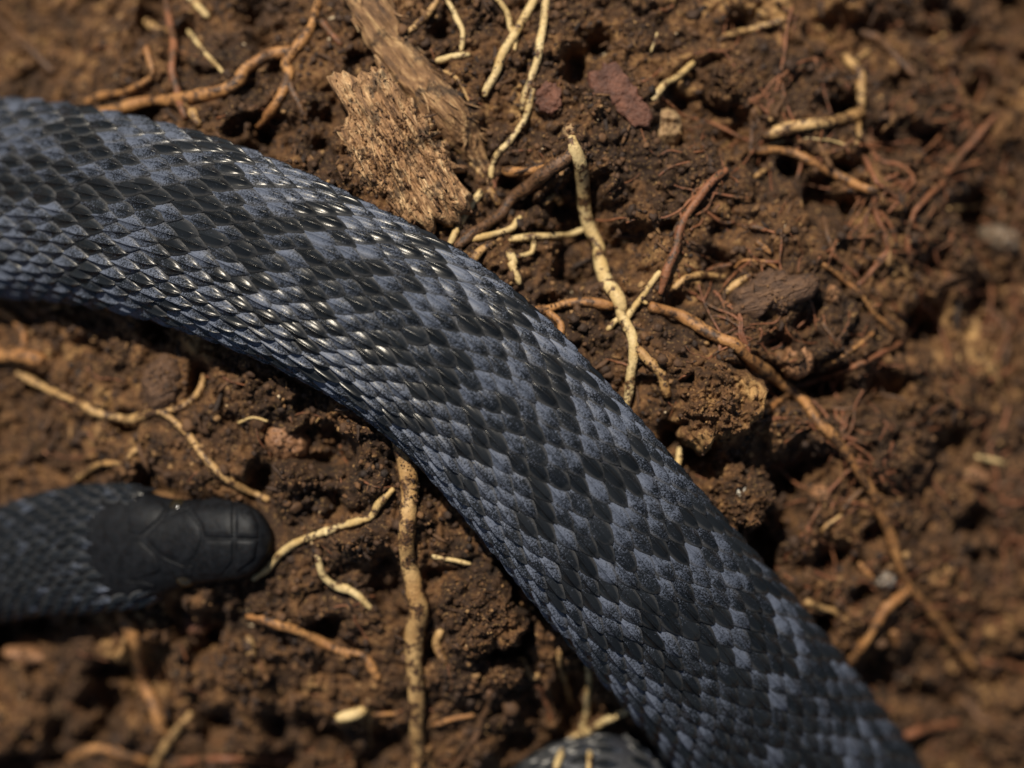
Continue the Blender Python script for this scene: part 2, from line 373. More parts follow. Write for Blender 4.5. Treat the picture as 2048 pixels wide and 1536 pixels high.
# ------------------------------------------------------------------ roots: traced on the photograph, laid on the soil
DIRT_PTS = []                  # places on the roots where crumbs stick
def tube(pts, rad, sides, seed, lump=0.14, blunt=True):
    pts = np.asarray(pts, float); n = len(pts)
    t = np.gradient(pts, axis=0); t /= np.linalg.norm(t, axis=1)[:, None] + 1e-12
    s = np.cross(t, (0, 0, 1.0)); s /= np.linalg.norm(s, axis=1)[:, None] + 1e-9
    u = np.cross(s, t)
    L = np.r_[0, np.cumsum(np.linalg.norm(np.diff(pts, axis=0), axis=1))]
    ang = np.arange(sides) * 2 * np.pi / sides
    r0 = np.mean(rad)
    k = 1 + lump * 2 * (fbm(np.repeat(L[:, None], sides, 1) / (r0 * 2.2), np.repeat(ang[None], n, 0) * 0.9 + seed, seed, 2) - 0.5)
    k *= 1 + lump * 1.1 * (vnoise(L / (r0 * 5), L * 0 + seed, seed + 3)[:, None] - 0.5) * 2
    R = (np.asarray(rad)[:, None] * k)
    V = pts[:, None, :] + R[..., None] * (np.cos(ang)[None, :, None] * s[:, None, :] + np.sin(ang)[None, :, None] * u[:, None, :])
    V = V.reshape(-1, 3)
    F = []
    for i in range(n - 1):
        a = i * sides; b = a + sides
        for j in range(sides):
            j2 = (j + 1) % sides; F.append((a + j, a + j2, b + j2, b + j))
    for end, ring in ((0, 0), (n - 1, (n - 1) * sides)):
        c = len(V); V = np.vstack([V, pts[end] + (t[end] * (-1 if end == 0 else 1)) * rad[end] * (0.45 if blunt else 1.0)])
        for j in range(sides):
            j2 = (j + 1) % sides
            F.append((ring + j2, ring + j, c) if end == 0 else (ring + j, ring + j2, c))
    return V, F

def lay(path_px, w_px, lift, seed, over=False, wobble=0.35, tips=(0.8, 0.7), bury=(0, 0)):
    p = np.asarray(path_px, float)
    seg = np.hypot(*np.diff(p, axis=0).T).sum() * S
    r = 0.5 * w_px * S
    n = int(np.clip(seg / max(r * 0.7, 0.00022), 8, 260))
    q = catmull(p, n)
    l = np.linspace(0, seg, n)
    q[:, 0] += wobble * w_px * 0.5 * (vnoise(l / (r * 5), l * 0, seed) - 0.5) * 2
    q[:, 1] += wobble * w_px * 0.5 * (vnoise(l / (r * 5), l * 0 + 5.5, seed + 1) - 0.5) * 2
    tt = np.linspace(0, 1, n)
    rad = r * np.interp(tt, [0, 0.08, 0.9, 1], [tips[0], 1, 0.95, tips[1]])
    z = np.zeros(n)
    for _ in range(5):
        x, y = P(q[:, 0], q[:, 1], z)
        g = hs(x, y)
        if over: g = np.maximum(g, bil(SNAKE_TOP, x, y) + 0.0003)
        g = smooth1(g, min(9, n // 2 * 2 - 1) | 1)
        z = g + rad * (0.35 + lift)
    z = z - bury[0] * np.clip(1 - tt / 0.12, 0, 1) ** 2 - bury[1] * np.clip((tt - 0.88) / 0.12, 0, 1) ** 2
    x, y = P(q[:, 0], q[:, 1], z)
    return np.c_[x, y, z], rad

ROOTS = [
 # kind, lift, label, main (width | trace), branches
 ('orange', .8, 'knobbly orange-brown root with a right-angle bend running to the snake\'s back', '62|A:1870,0 1820,150 1740,280 1670,380 1690,440 1620,600 1500,740', ['72|A:1715,300 1560,320 1450,390 1400,470 1310,520 1180,555 1000,590 850,600 700,640 560,650']),
 ('orange', .6, 'short orange root beside the right-angled root, close to the snake\'s back', '50|A:860,280 890,400 880,460 800,510 700,545 600,560 500,600', []),
 ('red', 1.6, 'straight red-brown stem crossing over the right-angled root', '50|A:975,-30 1010,200 1010,400 1040,560 1095,690', []),
 ('pale', 1.2, 'pale curved needle lying between red-brown stem and right-angled root', '28|A:1100,180 1180,290 1250,360 1305,425', []),
 ('pale', .8, 'stubby pale needle above the curved needle', '40|A:1090,-20 1160,35 1222,100', []),
 ('brown', 1.5, 'long pinkish-brown straw slanting down to the snake\'s back', '46|A:-60,80 0,130 130,250 230,340 325,425', []),
 ('tan', .9, 'thick yellowish bit of root beside the foot of the red-brown stem', '62|A:1115,650 1140,700 1160,735', []),
 ('tan', .8, 'yellowish bit of root beside the red-brown stem, high above the snake', '56|A:855,120 885,150 915,185', []),
 ('red', .6, 'reddish twig end beside the frayed rotten stick', '42|A:1880,120 1940,190 2005,260', []),
 ('brown', .6, 'pinkish-brown root piece hanging from the right-angled root', '50|A:1690,480 1740,600 1795,700', []),
 ('pale', 1.0, 'long pale yellow root winding past the round bark chip down to the snake', '48|B:1292,-40 1272,170 1245,320 1205,480 1150,640', ['40|B:1215,520 1190,650 1160,720 1080,820 1010,900 980,970 968,1040', '46|B:912,1115 830,1250 725,1430']),
 ('pale', 1.2, 'pale forked root ending bluntly in front of the rotten wood', '50|B:1240,-20 1160,120 1090,220 1030,340 980,450 938,565', ['36|B:1000,-20 1070,90 1100,200', '24|B:1130,180 1110,300']),
 ('pale', .8, 'short crooked pale root hanging beside the rotten stick', '34|B:710,-20 760,90 805,180 795,300', []),
 ('tan', .8, 'tan root end curving beside the top of the rotten stick', '42|B:675,-30 610,80 530,150 488,192', []),
 ('pale', .8, 'straight yellow straw bit lying across beside the rotten stick', '44|B:655,352 750,335 845,318', []),
 ('tan', .5, 'fine tan thread curving beside the rotten stick', '20|B:650,405 750,440 800,510 850,600', []),
 ('orange', .5, 'orange-brown root running from the pale thick root\'s head to the rotten stick', '55|B:1450,880 1380,960 1270,990 1120,1010 1040,1005', []),
 ('brown', .6, 'thick dirt-caked brown root leading down to the snake beside the long pale root', '74|B:1450,905 1300,1010 1200,1090 1090,1170 1040,1250 950,1310 850,1370 770,1440', []),
 ('pale', 1.2, 'pale root tip pointing at the snake, lying under the dirt-caked root', '40|B:850,1402 980,1375 1080,1345 1120,1300 1152,1268', []),
 ('pale', 1.0, 'thick pale branching root with a forked stub, running down to the snake\'s flank', '82|B:1450,800 1470,900 1490,1010 1520,1150 1550,1320 1590,1440 E:1600,30 1640,170 1710,270 1735,350', ['46|B:1085,1397 1250,1385 1400,1375 1520,1338', '62|E:1725,320 1745,390 1765,440 1800,530 1810,640 1795,760 1775,915', '40|E:1762,420 1800,350 1860,270 1910,190 1955,125', '36|E:1745,400 1690,420 1648,462', '26|E:1850,290 1885,315']),
 ('tan', .8, 'short crumbly tan root stub between the dirt-caked root and the thick pale root', '46|B:1285,1195 1340,1150 1378,1192', []),
 ('pale', 1.2, 'pale hooked root stub beside the snake under the thin pale side root', '48|B:1080,1465 1110,1536 E:1100,80 1140,192', ['34|B:1225,1415 1205,1475 1100,1505']),
 ('tan', .6, 'short tan root touching the snake near the pale root tip', '52|B:860,1530 920,1460 995,1415', []),
 ('tan', 1.5, 'light splinter lying along the broken end of the rotten stick', '30|B:690,820 800,890 922,1035', []),
 ('tan', 1.3, 'pale stub sticking out below the splinter', '42|B:955,1095 1025,1195', []),
 ('red', .8, 'thin dark red fibre below the splinter', '18|B:980,1040 1010,1130 1050,1235', []),
 ('pale', 1.3, 'pale root running into the tan lump beside the bark flake', '42|C:115,365 60,410 0,462 B:1985,495 1915,585', []),
 ('pale', .8, 'hair-thin pale fibre beside the bark flake', '13|B:1945,190 1905,305', []),
 ('tan', .8, 'tan root lying along the edge of the upper clod', '44|C:650,115 500,160 380,190 265,232', []),
 ('tan', 1.2, 'angular tan root with a swollen pale knee, standing clear of the soil', '70|C:990,340 1040,390 1085,440 1092,560 1092,665', ['78|C:1095,660 980,690 850,720 700,745 530,790', '36|C:1085,680 1085,800']),
 ('pale', 1.5, 'hair-thin pale yellow thread under the angular tan root', '12|C:530,850 620,830 760,810 900,820 980,840 1035,868', []),
 ('orange', .9, 'smooth orange-brown root slanting under the pale yellow thread', '56|C:470,880 600,880 700,900 830,960 1000,1050 1130,1110 1185,1112', []),
 ('brown', .8, 'short brown upright root at the head of the smooth orange-brown root', '38|C:470,635 455,720 440,900', ['26|C:470,650 500,740 522,795']),
 ('tan', .8, 'small pale forked bit of root under the smooth orange-brown root', '32|C:575,960 540,990 475,1035', []),
 ('red', 1.0, 'long red-brown root curving down past the forked stub of the thick pale root', '52|C:305,995 220,1060 140,1160 70,1270 20,1400 0,1490 E:2000,130 1965,250', ['14|C:262,870 290,985']),
 ('red', 1.5, 'straight red root slanting out of the tangle of fine red roots', '42|C:1870,680 1780,800 1680,900 1600,1000 1555,1080 1480,1150 1400,1255', []),
 ('red', .9, 'kinked thin red root at the heart of the fine red tangle', '34|C:1110,910 1160,1020 1200,1080 1280,1130 1315,1175', ['36|C:1172,1100 1180,1220 1220,1350 1250,1470', '30|C:1250,1470 1170,1550', '24|C:1250,1470 1360,1480 1445,1468']),
 ('red', 1.2, 'wavy thin red root looping through the fine red tangle', '26|C:1150,880 1230,950 1330,970 1405,1050 1340,1140 1255,1245', []),
 ('red', .9, 'thin red root dropping down out of the fine red tangle', '34|C:1405,1250 1370,1350 1375,1450 1385,1540', ['20|C:1400,1290 1445,1405']),
 ('red', 1.1, 'hair-thin red rootlet in the fine red tangle', '20|C:1575,710 1600,800 1625,885', []),
 ('red', 1.1, 'hair-thin red rootlet in the fine red tangle', '20|C:1080,850 1250,840 1400,830 1595,852', []),
 ('red', 1.1, 'hair-thin red rootlet in the fine red tangle', '20|C:1555,1050 1640,1045 1725,1028', []),
 ('red', 1.1, 'hair-thin red rootlet in the fine red tangle', '20|C:1790,830 1850,860 1890,905', []),
 ('brown', .7, 'dark brown root end standing over a hollow beside the flat brown bark piece', '36|C:875,1260 900,1380 940,1480 990,1545', []),
 ('red', .7, 'short red root bit lying above the flat brown bark piece', '34|C:445,1328 490,1330 535,1342', []),
 ('red', .6, 'fine red root bit beside the long curving red-brown root', '24|C:175,1225 280,1300 355,1302', ['18|C:270,1195 225,1245']),
 ('orange', .6, 'short orange root bit above the flat brown bark piece', '38|C:475,1405 520,1440 565,1488', []),
 ('brown', 1.0, 'thick dark brown root arching beyond the angular tan root', '60|C:1085,190 1200,230 1290,320 1405,445', []),
 ('tan', .8, 'small orange sliver beside the dark brown arching root', '24|C:1505,243 1550,218 1605,188', []),
 ('tan', .9, 'small pale sliver at the bend of the angular tan root', '30|C:1065,345 1135,298', []),
 ('tan', .9, 'thin pale sliver between angular tan root and fine red tangle', '18|C:1325,772 1390,688', []),
 ('tan', .7, 'flat pale sliver lying at the edge of the deep hollow by the fine red tangle', '30|C:1605,1222 1700,1215 1805,1198', []),
 ('orange', .7, 'thick orange-tan root stub above the curled root, far from the head', '105|D:-60,615 0,620 120,630 255,662', []),
 ('tan', .8, 'long tan root winding from under the body\'s loop towards the head', '50|D:100,725 260,800 380,860 500,910 560,950 680,980 780,985 900,950 960,955 1030,1010 1080,1060 1150,1150 1220,1230 1300,1310 1380,1380 1480,1420 1565,1462', ['40|D:940,950 1050,920 1140,860 1180,790 1192,725']),
 ('orange', 1.0, 'curled orange root forming a half ring under the snake\'s body', '48|D:-20,345 80,400 130,480 130,560 75,595', []),
 ('tan', .9, 'crooked pinkish-tan root above the snake\'s head', '38|D:445,1345 530,1280 600,1250 720,1240 770,1190 835,1158', []),
 ('orange', .6, 'short orange root bit in the shadow below the snake\'s body', '38|D:235,352 290,340 355,318', []),
 ('pale', .8, 'fine pale curved fibre beside the round orange-tan stone', '18|D:1395,1012 1480,980 1565,1002', []),
 ('orange', 1.0, 'orange root arching from the snake\'s flank to the thick pale root', '58|E:1210,345 1300,350 1400,320 1530,310 1690,332', ['46|E:1300,360 1370,420 1382,505']),
 ('orange', 1.1, 'very long orange-tan root slanting away from the thick pale root to a fork', '68|E:1900,335 2048,370 F:100,420 200,480 280,520 360,550 450,640 560,730 680,830 760,900 830,990 920,1080 1000,1170 1080,1280 1130,1370 1180,1450 I:1180,0 1250,100 1290,230 1330,370 1385,490', ['62|I:1380,480 1450,570 1560,690 1650,820 1765,970', '62|I:1375,495 1270,580 1190,680 1120,790 1020,945', '38|F:1115,1385 1040,1460 985,1530']),
 ('tan', .5, 'dull olive-tan root dropping beside the long thin leg of the thick pale root', '56|E:1830,570 1910,660 1980,730 2005,860', []),
 ('tan', .9, 'thick tan root caked with dirt leaving the snake\'s flank, longest below it', '104|E:410,1110 480,1250 510,1400 500,1536 H:490,150 480,260 485,370 520,500 540,620 520,720 510,850 512,1000 522,1150 532,1300 550,1400 540,1560', []),
 ('pale', .9, 'slender pale root running from the thick tan root to the snake\'s snout', '44|E:400,1400 330,1480 H:270,60 190,90 90,120 0,160 G:1900,150 1750,210 1640,290 1560,380 1485,435', []),
 ('orange', 1.2, 'short bright orange root crossing the very long orange-tan root', '40|F:515,965 600,890 715,812', []),
 ('red', 1.0, 'thin red root sweeping up in an arc beyond the very long orange-tan root', '34|F:690,805 830,760 960,720 1100,660 1220,600 1330,540 1400,440 1440,340 1440,235', []),
 ('orange', 1.2, 'short orange root lying inside the arc of the sweeping thin red root', '30|F:865,672 960,640 1030,590 1165,485', []),
 ('orange', 1.0, 'thin straight orange rootlet slanting to the sweeping red root', '30|F:875,85 960,150 1050,220 1110,290 1200,400 1260,450 1315,515', []),
 ('red', .9, 'forked thin red rootlet beyond the flat brown bark piece', '26|F:905,5 1000,90 1085,165', ['30|F:1080,210 1160,120 1265,5']),
 ('brown', .9, 'thin brown rootlet bending like an elbow over the right-hand hollow', '34|F:1505,232 1590,180 1690,152 1780,270 1840,340 1930,440 1950,560 1930,680', []),
 ('brown', .9, 'thin brown rootlet lying across a black hollow', '26|F:720,1010 830,985 900,930 1030,925 1120,870 1200,850 1355,872', []),
 ('tan', .7, 'curved tan root above the flat brown bark piece', '44|F:-5,235 60,170 150,150 295,155', []),
 ('tan', .8, 'short tan root lying on the edge of the flat brown bark piece', '40|F:298,252 380,190 465,138', []),
 ('orange', .7, 'fine orange rootlet bent over the flat brown bark piece', '24|F:355,100 420,60 540,70 625,132', []),
 ('pale', 1.4, 'bright white needle lying beyond the orange-tan stone', '32|F:1770,1208 1860,1230 1945,1252', []),
 ('pale', 1.2, 'short pale stub standing against the snake\'s flank', '40|F:42,1165 35,1220 18,1295', []),
 ('brown', .6, 'short brown root in the hollow beside the sweeping red root', '30|F:865,425 930,510 975,565', []),
 ('tan', .7, 'short dull tan root beyond the elbow rootlet', '40|F:1815,655 1860,720 1905,795', []),
 ('orange', .9, 'thick orange-brown root running from the head\'s shadow to the dull straw', '80|G:690,590 770,760 810,900 840,1050 890,1180 965,1340', []),
 ('tan', 1.6, 'dull tan straw rising at an angle beside the thick orange-brown root', '54|G:1120,1215 1040,1310 970,1410 895,1550', []),
 ('orange', .9, 'orange-tan root with a pale bare tip running to the thick dirt-caked tan root', '58|G:1440,648 1560,670 1680,710 1800,760 1920,820 2048,880 H:80,850 160,860 230,880 280,950 322,1012', []),
 ('tan', .8, 'short tan root bit beside the orange-tan root with the bare tip', '48|G:1455,765 1472,885', []),
 ('pale', 1.2, 'bright pale zigzag root lying free in front of the snake\'s snout', '44|G:1845,290 1890,410 1970,470 2048,490 H:80,465 180,520 240,570 285,615', []),
 ('pale', 1.0, 'pale wedge-shaped root chip beside the thick dirt-caked tan root', '64|H:75,1245 150,1225 240,1190', []),
 ('red', .6, 'dull red root lying along the soil below the wedge-shaped chip', '42|G:990,1505 1200,1490 1450,1480 1720,1495', []),
 ('orange', .5, 'dull orange root nearly buried beside the dull tan straw', '60|G:400,1480 600,1420 860,1495', []),
 ('pale', 1.2, 'straight pale needle lying beside the thick dirt-caked tan root', '26|H:630,298 740,320 855,342', []),
 ('orange', .8, 'short orange root crossing from the thick dirt-caked tan root', '36|H:630,1285 750,1250 875,1228', ['28|H:290,1225 440,1215']),
 ('brown', .8, 'tapering brown root hanging below the big clod', '40|H:972,1085 950,1180 900,1300 840,1420 755,1545', []),
 ('red', .8, 'thin reddish root between the big clod and the snake', '32|H:1245,1045 1290,1150 1325,1255', []),
 ('tan', .8, 'olive-tan curved root beside the white root that crosses the tail', '34|H:1370,830 1380,960 1420,1080 1445,1170', []),
 ('pale', 5.0, 'thin white root hanging straight down across the snake\'s tail coil', '38|H:1542,905 1550,1020 1540,1120 1535,1200 1510,1290 1520,1370 1550,1450 1540,1550', []),
 ('pale', 4.2, 'pale bent root lying across the snake\'s tail coil', '46|H:1775,1198 1650,1260 1530,1320 1450,1360 1390,1430 1345,1550', []),
 ('tan', .6, 'thin tan fibre standing beside the wedge-shaped root chip', '18|H:272,1195 262,1300 265,1405', []),
 ('tan', .8, 'tan curved flake of root skin at the edge of the big clod', '54|H:675,730 655,820 705,930', []),
 ('tan', .8, 'angular tan root bit at the foot of the big clod', '44|H:1155,890 1200,980 1255,1000', []),
 ('tan', 1.0, 'hooked tan root beside the snake\'s flank below the fork', '42|I:760,555 850,590 950,630 985,705', []),
 ('orange', .8, 'thin orange sliver beside the whitish stone', '34|I:1085,335 1130,385 1185,435', []),
 ('tan', .7, 'short tan sliver beyond the clods, left of the very long orange-tan root', '28|I:865,142 920,100 985,58', []),
 ('red', .6, 'dull reddish root leading off from the end of the forked orange-tan root', '48|I:1775,905 1900,925 2080,965', []),
 ('red', .6, 'dull reddish root lying beside the snake\'s thick hind part', '58|I:1345,1345 1500,1310 1670,1268', []),
 ('brown', .6, 'dull brown root slanting away beyond the snake\'s thick hind part', '48|I:1685,1125 1850,1290 2060,1395', []),
 ('orange', .9, 'short thick orange bit of root under the fork', '56|I:1280,730 1305,825', []),
]
root_objs = []; CARVE = []
def build_root(name, spec, kind, lift, seed, over):
    w, tr = spec.split('|'); w = float(w) * 700 / 2048
    p = trace(tr)
    pts, rad = lay(p, w, lift, seed, over)
    V, F = tube(pts, rad, 10 if w > 12 else 7, seed, lump=0.22 if kind in ('brown', 'tan', 'orange') else 0.13)
    CARVE.append((pts, rad))
    if w > 8: DIRT_PTS.append((pts, rad, dict(pale=.35, tan=.9, orange=.9, red=.6, brown=1.6)[kind]))
    return mesh_obj(name, V, F, M[kind])
GROUPS = dict(pale='pale roots on the soil', tan='tan roots on the soil', orange='orange roots on the soil', red='red-brown roots on the soil', brown='brown roots on the soil')
for i, (kind, lift, label, main, brs) in enumerate(ROOTS):
    over = 'tail coil' in label
    o = build_root('root', main, kind, lift, 100 + 7 * i, over)
    tag(o, label, 'root', GROUPS[kind])
    if label.startswith('hair-thin red'): o['group'] = 'hair-thin red rootlets in the tangle'
    for j, b in enumerate(brs):
        adopt(build_root('branch', b, kind, lift, 1000 + 31 * i + j, over), o)
# the soil lies a little lower right along each root, so the roots show
for pts, rad in CARVE:
    for (x0, y0, z0), r0 in zip(pts, rad):
        w = 1.5 * r0 + 0.0002
        i0, i1 = np.searchsorted(gx, [x0 - w, x0 + w]); j0, j1 = np.searchsorted(gy, [y0 - w, y0 + w])
        sub = Z[j0:j1, i0:i1]; d = np.hypot(GX[j0:j1, i0:i1] - x0, GY[j0:j1, i0:i1] - y0)
        lim = z0 - 0.25 * r0 + np.maximum(0, d - r0) * 1.2
        np.copyto(sub, np.minimum(sub, lim), where=d < w)

# ------------------------------------------------------------------ wood, bark, stones, clods: closed lumps from a traced outline
def blob(name, outline_px, thick, mat, seed, power=3.0, amp=0.12, freq=1.2, fibre=None, sink=0.35, nu=72, nv=16, base=None, edge=0.05, efreq=3.0):
    p = np.asarray(outline_px, float); c = p.mean(0)
    x, y, zg = PG(c[0], c[1], lambda a, b: float(hs(a, b)))
    if base is not None: zg += base
    z0 = zg - sink * thick
    wx_, wy_ = P(p[:, 0], p[:, 1], zg + thick * 0.4); cx, cy = P(c[0], c[1], zg + thick * 0.4)
    ang = np.arctan2(wy_ - cy, wx_ - cx); rr = np.hypot(wx_ - cx, wy_ - cy); o = np.argsort(ang)
    th = np.arange(nu) * 2 * np.pi / nu - np.pi
    R = np.interp(th, np.r_[ang[o][-1] - 2 * np.pi, ang[o], ang[o][0] + 2 * np.pi], np.r_[rr[o][-1], rr[o], rr[o][0]])
    R = R * (1 + edge * 2 * (fbm(np.cos(th) * efreq + 9, np.sin(th) * efreq + seed, seed, 3) - 0.5) * 2)
    rho = np.linspace(0, 1, nv + 1)[1:] ** 0.75
    vx = [np.array([cx])]; vy = [np.array([cy])]; prof = [np.array([1.0])]
    for q in rho:
        vx.append(cx + R * q * np.cos(th)); vy.append(cy + R * q * np.sin(th)); prof.append(np.full(nu, max(0.0, 1 - q ** power) ** (1 / power) if q < 1 else 0.0))
    vx = np.concatenate(vx); vy = np.concatenate(vy); prof = np.concatenate(prof)
    a, b = vx * mm, vy * mm
    if fibre is not None:
        ca, sa = math.cos(fibre), math.sin(fibre); a, b = (a * ca + b * sa) / 6.0, -a * sa + b * ca
    nz = (fbm(a * freq, b * freq, seed + 5, 4) - 0.5) + 0.5 * (fbm(a * freq * 3.3, b * freq * 3.3, seed + 15, 3) - 0.5)
    tilt = 0.0
    vz = z0 + thick * prof + amp * thick * 2 * nz * (0.25 + 0.75 * prof)
    V = np.c_[vx, vy, vz]
    n0 = len(V); low = V[-nu:].copy(); low[:, 2] = z0 - 0.55 * thick
    low[:, :2] = (low[:, :2] - (cx, cy)) * 0.85 + (cx, cy)
    V = np.vstack([V, low, [[cx, cy, z0 - 0.6 * thick]]])
    F = [(0, 1 + j, 1 + (j + 1) % nu) for j in range(nu)]
    for k in range(nv):
        a0 = 1 + k * nu; b0 = a0 + nu
        F += [(a0 + j, b0 + j, b0 + (j + 1) % nu, a0 + (j + 1) % nu) for j in range(nu)]
    e = len(V) - 1; a0 = 1 + nv * nu
    F += [(a0 + j, e, a0 + (j + 1) % nu) for j in range(nu)]
    return mesh_obj(name, V, F, mat)
def ell(crop, cx, cy, rx, ry, rot=0, n=14):
    k = 700 / 2048.0; ox, oy = CROP[crop]; t = np.arange(n) * 2 * np.pi / n; ca, sa = math.cos(math.radians(rot)), math.sin(math.radians(rot))
    ex, ey = rx * np.cos(t), ry * np.sin(t)
    return np.c_[ox + (cx + ex * ca - ey * sa) * k, oy + (cy + ex * sa + ey * ca) * k]

W_TAN = wood_mat('rotten_wood_tan', (0.085, 0.040, 0.017), (0.36, 0.195, 0.085), (0.72, 0.49, 0.25), math.radians(-62), 7, 0.45)
W_STICK = wood_mat('rotten_stick', (0.05, 0.025, 0.011), (0.22, 0.112, 0.044), (0.52, 0.32, 0.14), math.radians(-52), 9, 0.45)
BARK = plain_mat('red_bark', (0.080, 0.030, 0.016), (0.200, 0.078, 0.042), 0.6, 480, 1.0)
BARK_B = wood_mat('brown_bark', (0.045, 0.022, 0.011), (0.10, 0.050, 0.024), (0.17, 0.088, 0.042), math.radians(20), 4, 0.3)
STONE_O = plain_mat('orange_stone', (0.20, 0.092, 0.040), (0.36, 0.18, 0.082), 0.6, 300, 0.5)
STONE_T = plain_mat('tan_stone', (0.26, 0.15, 0.066), (0.42, 0.27, 0.13), 0.65, 420, 0.6)
STONE_G = plain_mat('grey_stone', (0.09, 0.06, 0.038), (0.20, 0.145, 0.095), 0.6, 300, 0.4)
STONE_W = plain_mat('white_grain', (0.42, 0.36, 0.27), (0.66, 0.60, 0.48), 0.5, 600, 0.4)
STONE_P = plain_mat('pale_stone', (0.20, 0.17, 0.135), (0.36, 0.32, 0.26), 0.6, 400, 0.6)
LEAF = plain_mat('dry_leaf_bit', (0.22, 0.19, 0.07), (0.34, 0.30, 0.12), 0.55, 500, 0.3)

chunk = blob('rotten_wood', trace('B:60,410 250,350 420,440 470,580 600,680 700,880 790,1040 830,1180 720,1300 560,1340 410,1260 240,1140 150,1010 130,850 95,650'), 0.0040, W_TAN, 11, 5.0, 0.45, 1.0, math.radians(-62), 0.28, 150, 60, edge=0.16, efreq=7.0)
tag(chunk, 'big tan lump of rotten fibrous wood beside the snake\'s back', 'rotten wood')
# the frayed stick lying against it
sp = trace('B:190,-160 260,0 340,180 480,400 620,570 745,710 835,830 915,960 1010,1170')
sr = np.array([150, 150, 145, 128, 120, 118, 92, 42, 14]) * 700 / 2048 * S
ns = 150; q = catmull(sp, ns); rad = np.interp(np.linspace(0, 1, ns), np.linspace(0, 1, 9), sr)
z = np.zeros(ns)
for _ in range(5):
    x, y = P(q[:, 0], q[:, 1], z); z = smooth1(hs(x, y), 41) + rad * 0.42
pts = np.c_[x, y, z]; sides = 44
t = np.gradient(pts, axis=0); t /= np.linalg.norm(t, axis=1)[:, None]; s_ = np.cross(t, (0, 0, 1.0)); s_ /= np.linalg.norm(s_, axis=1)[:, None]; u_ = np.cross(s_, t)
ang = np.arange(sides) * 2 * np.pi / sides; Ls = np.r_[0, np.cumsum(np.linalg.norm(np.diff(pts, axis=0), axis=1))] * mm
g1 = fbm(np.repeat(Ls[:, None], sides, 1) / 7, np.abs(np.repeat(ang[None], ns, 0) - np.pi) * 3.4, 71, 4) - 0.5
g2 = vnoise(np.repeat(Ls[:, None], sides, 1) / 1.4, np.abs(np.repeat(ang[None], ns, 0) - np.pi) * 5, 77) - 0.5
Rk = rad[:, None] * (0.92 + 0.55 * g1 + 0.22 * g2)
V = (pts[:, None] + Rk[..., None] * (np.cos(ang)[None, :, None] * s_[:, None] + 0.62 * np.sin(ang)[None, :, None] * u_[:, None])).reshape(-1, 3)
F = [(i * sides + j, i * sides + (j + 1) % sides, (i + 1) * sides + (j + 1) % sides, (i + 1) * sides + j) for i in range(ns - 1) for j in range(sides)]
V = np.vstack([V, pts[0], pts[-1]])
F += [((j + 1) % sides, j, len(V) - 2) for j in range(sides)] + [((ns - 1) * sides + j, (ns - 1) * sides + (j + 1) % sides, len(V) - 1) for j in range(sides)]
stick = mesh_obj('rotten_stick', V, F, W_STICK)
tag(stick, 'thick frayed brown stick lying beside the lump of rotten wood', 'stick')
for k in range(46):            # loose fibres on the stick
    i = rng.integers(8, ns - 14); a = rng.uniform(0.15, 2.95); ln = rng.integers(6, 13)
    idx = np.arange(i, min(i + ln, ns)); rr = Rk[idx, int(a / (2 * np.pi) * sides)]
    fp = pts[idx] + (rr * 1.0 + 0.00012 + 0.00035 * np.linspace(0, 1, len(idx)) ** 2)[:, None] * (np.cos(a) * s_[idx] + 0.62 * np.sin(a) * u_[idx])
    fp += (rng.uniform(-1, 1) * 0.0012 * np.linspace(0, 1, len(idx)) ** 2)[:, None] * s_[idx]
    fr = np.linspace(1, 0.35, len(idx)) * rng.uniform(0.00010, 0.00024)
    V, F = tube(fp, fr, 5, 300 + k, 0.2); adopt(mesh_obj('splinter', V, F, W_TAN if k % 3 else W_STICK), stick)
for k in range(110):           # and on the lump
    bx = rng.uniform(700, 900); by = rng.uniform(170, 420); ln = rng.uniform(18, 55); an = math.radians(62 + rng.normal(0, 9))
    pl = np.array([(bx, by), (bx + ln * .5 * math.cos(an), by + ln * .5 * math.sin(an)), (bx + ln * math.cos(an), by + ln * math.sin(an))])
    if bx > 700 + (by - 130) * 0.75 + 110 or bx < 690 + (by - 300) * .55: continue
    me_ = chunk.data; lo = Vector(chunk.location)
    pts_ = []
    for px, py in catmull(pl, 7):
        x, y = P(px, py, 0.003); hit = chunk.ray_cast(Vector((x, y, 0.2)) - lo, Vector((0, 0, -1)))
        if hit[0]: pts_.append((x, y, hit[1].z + lo.z + 0.00008))
    if len(pts_) < 5: continue
    pts_ = np.array(pts_); pts_[:, 2] = smooth1(pts_[:, 2], 3)
    V, F = tube(pts_, np.linspace(1, .5, len(pts_)) * rng.uniform(0.00014, 0.0003), 5, 500 + k, 0.2)
    adopt(mesh_obj('splinter', V, F, W_TAN), chunk)

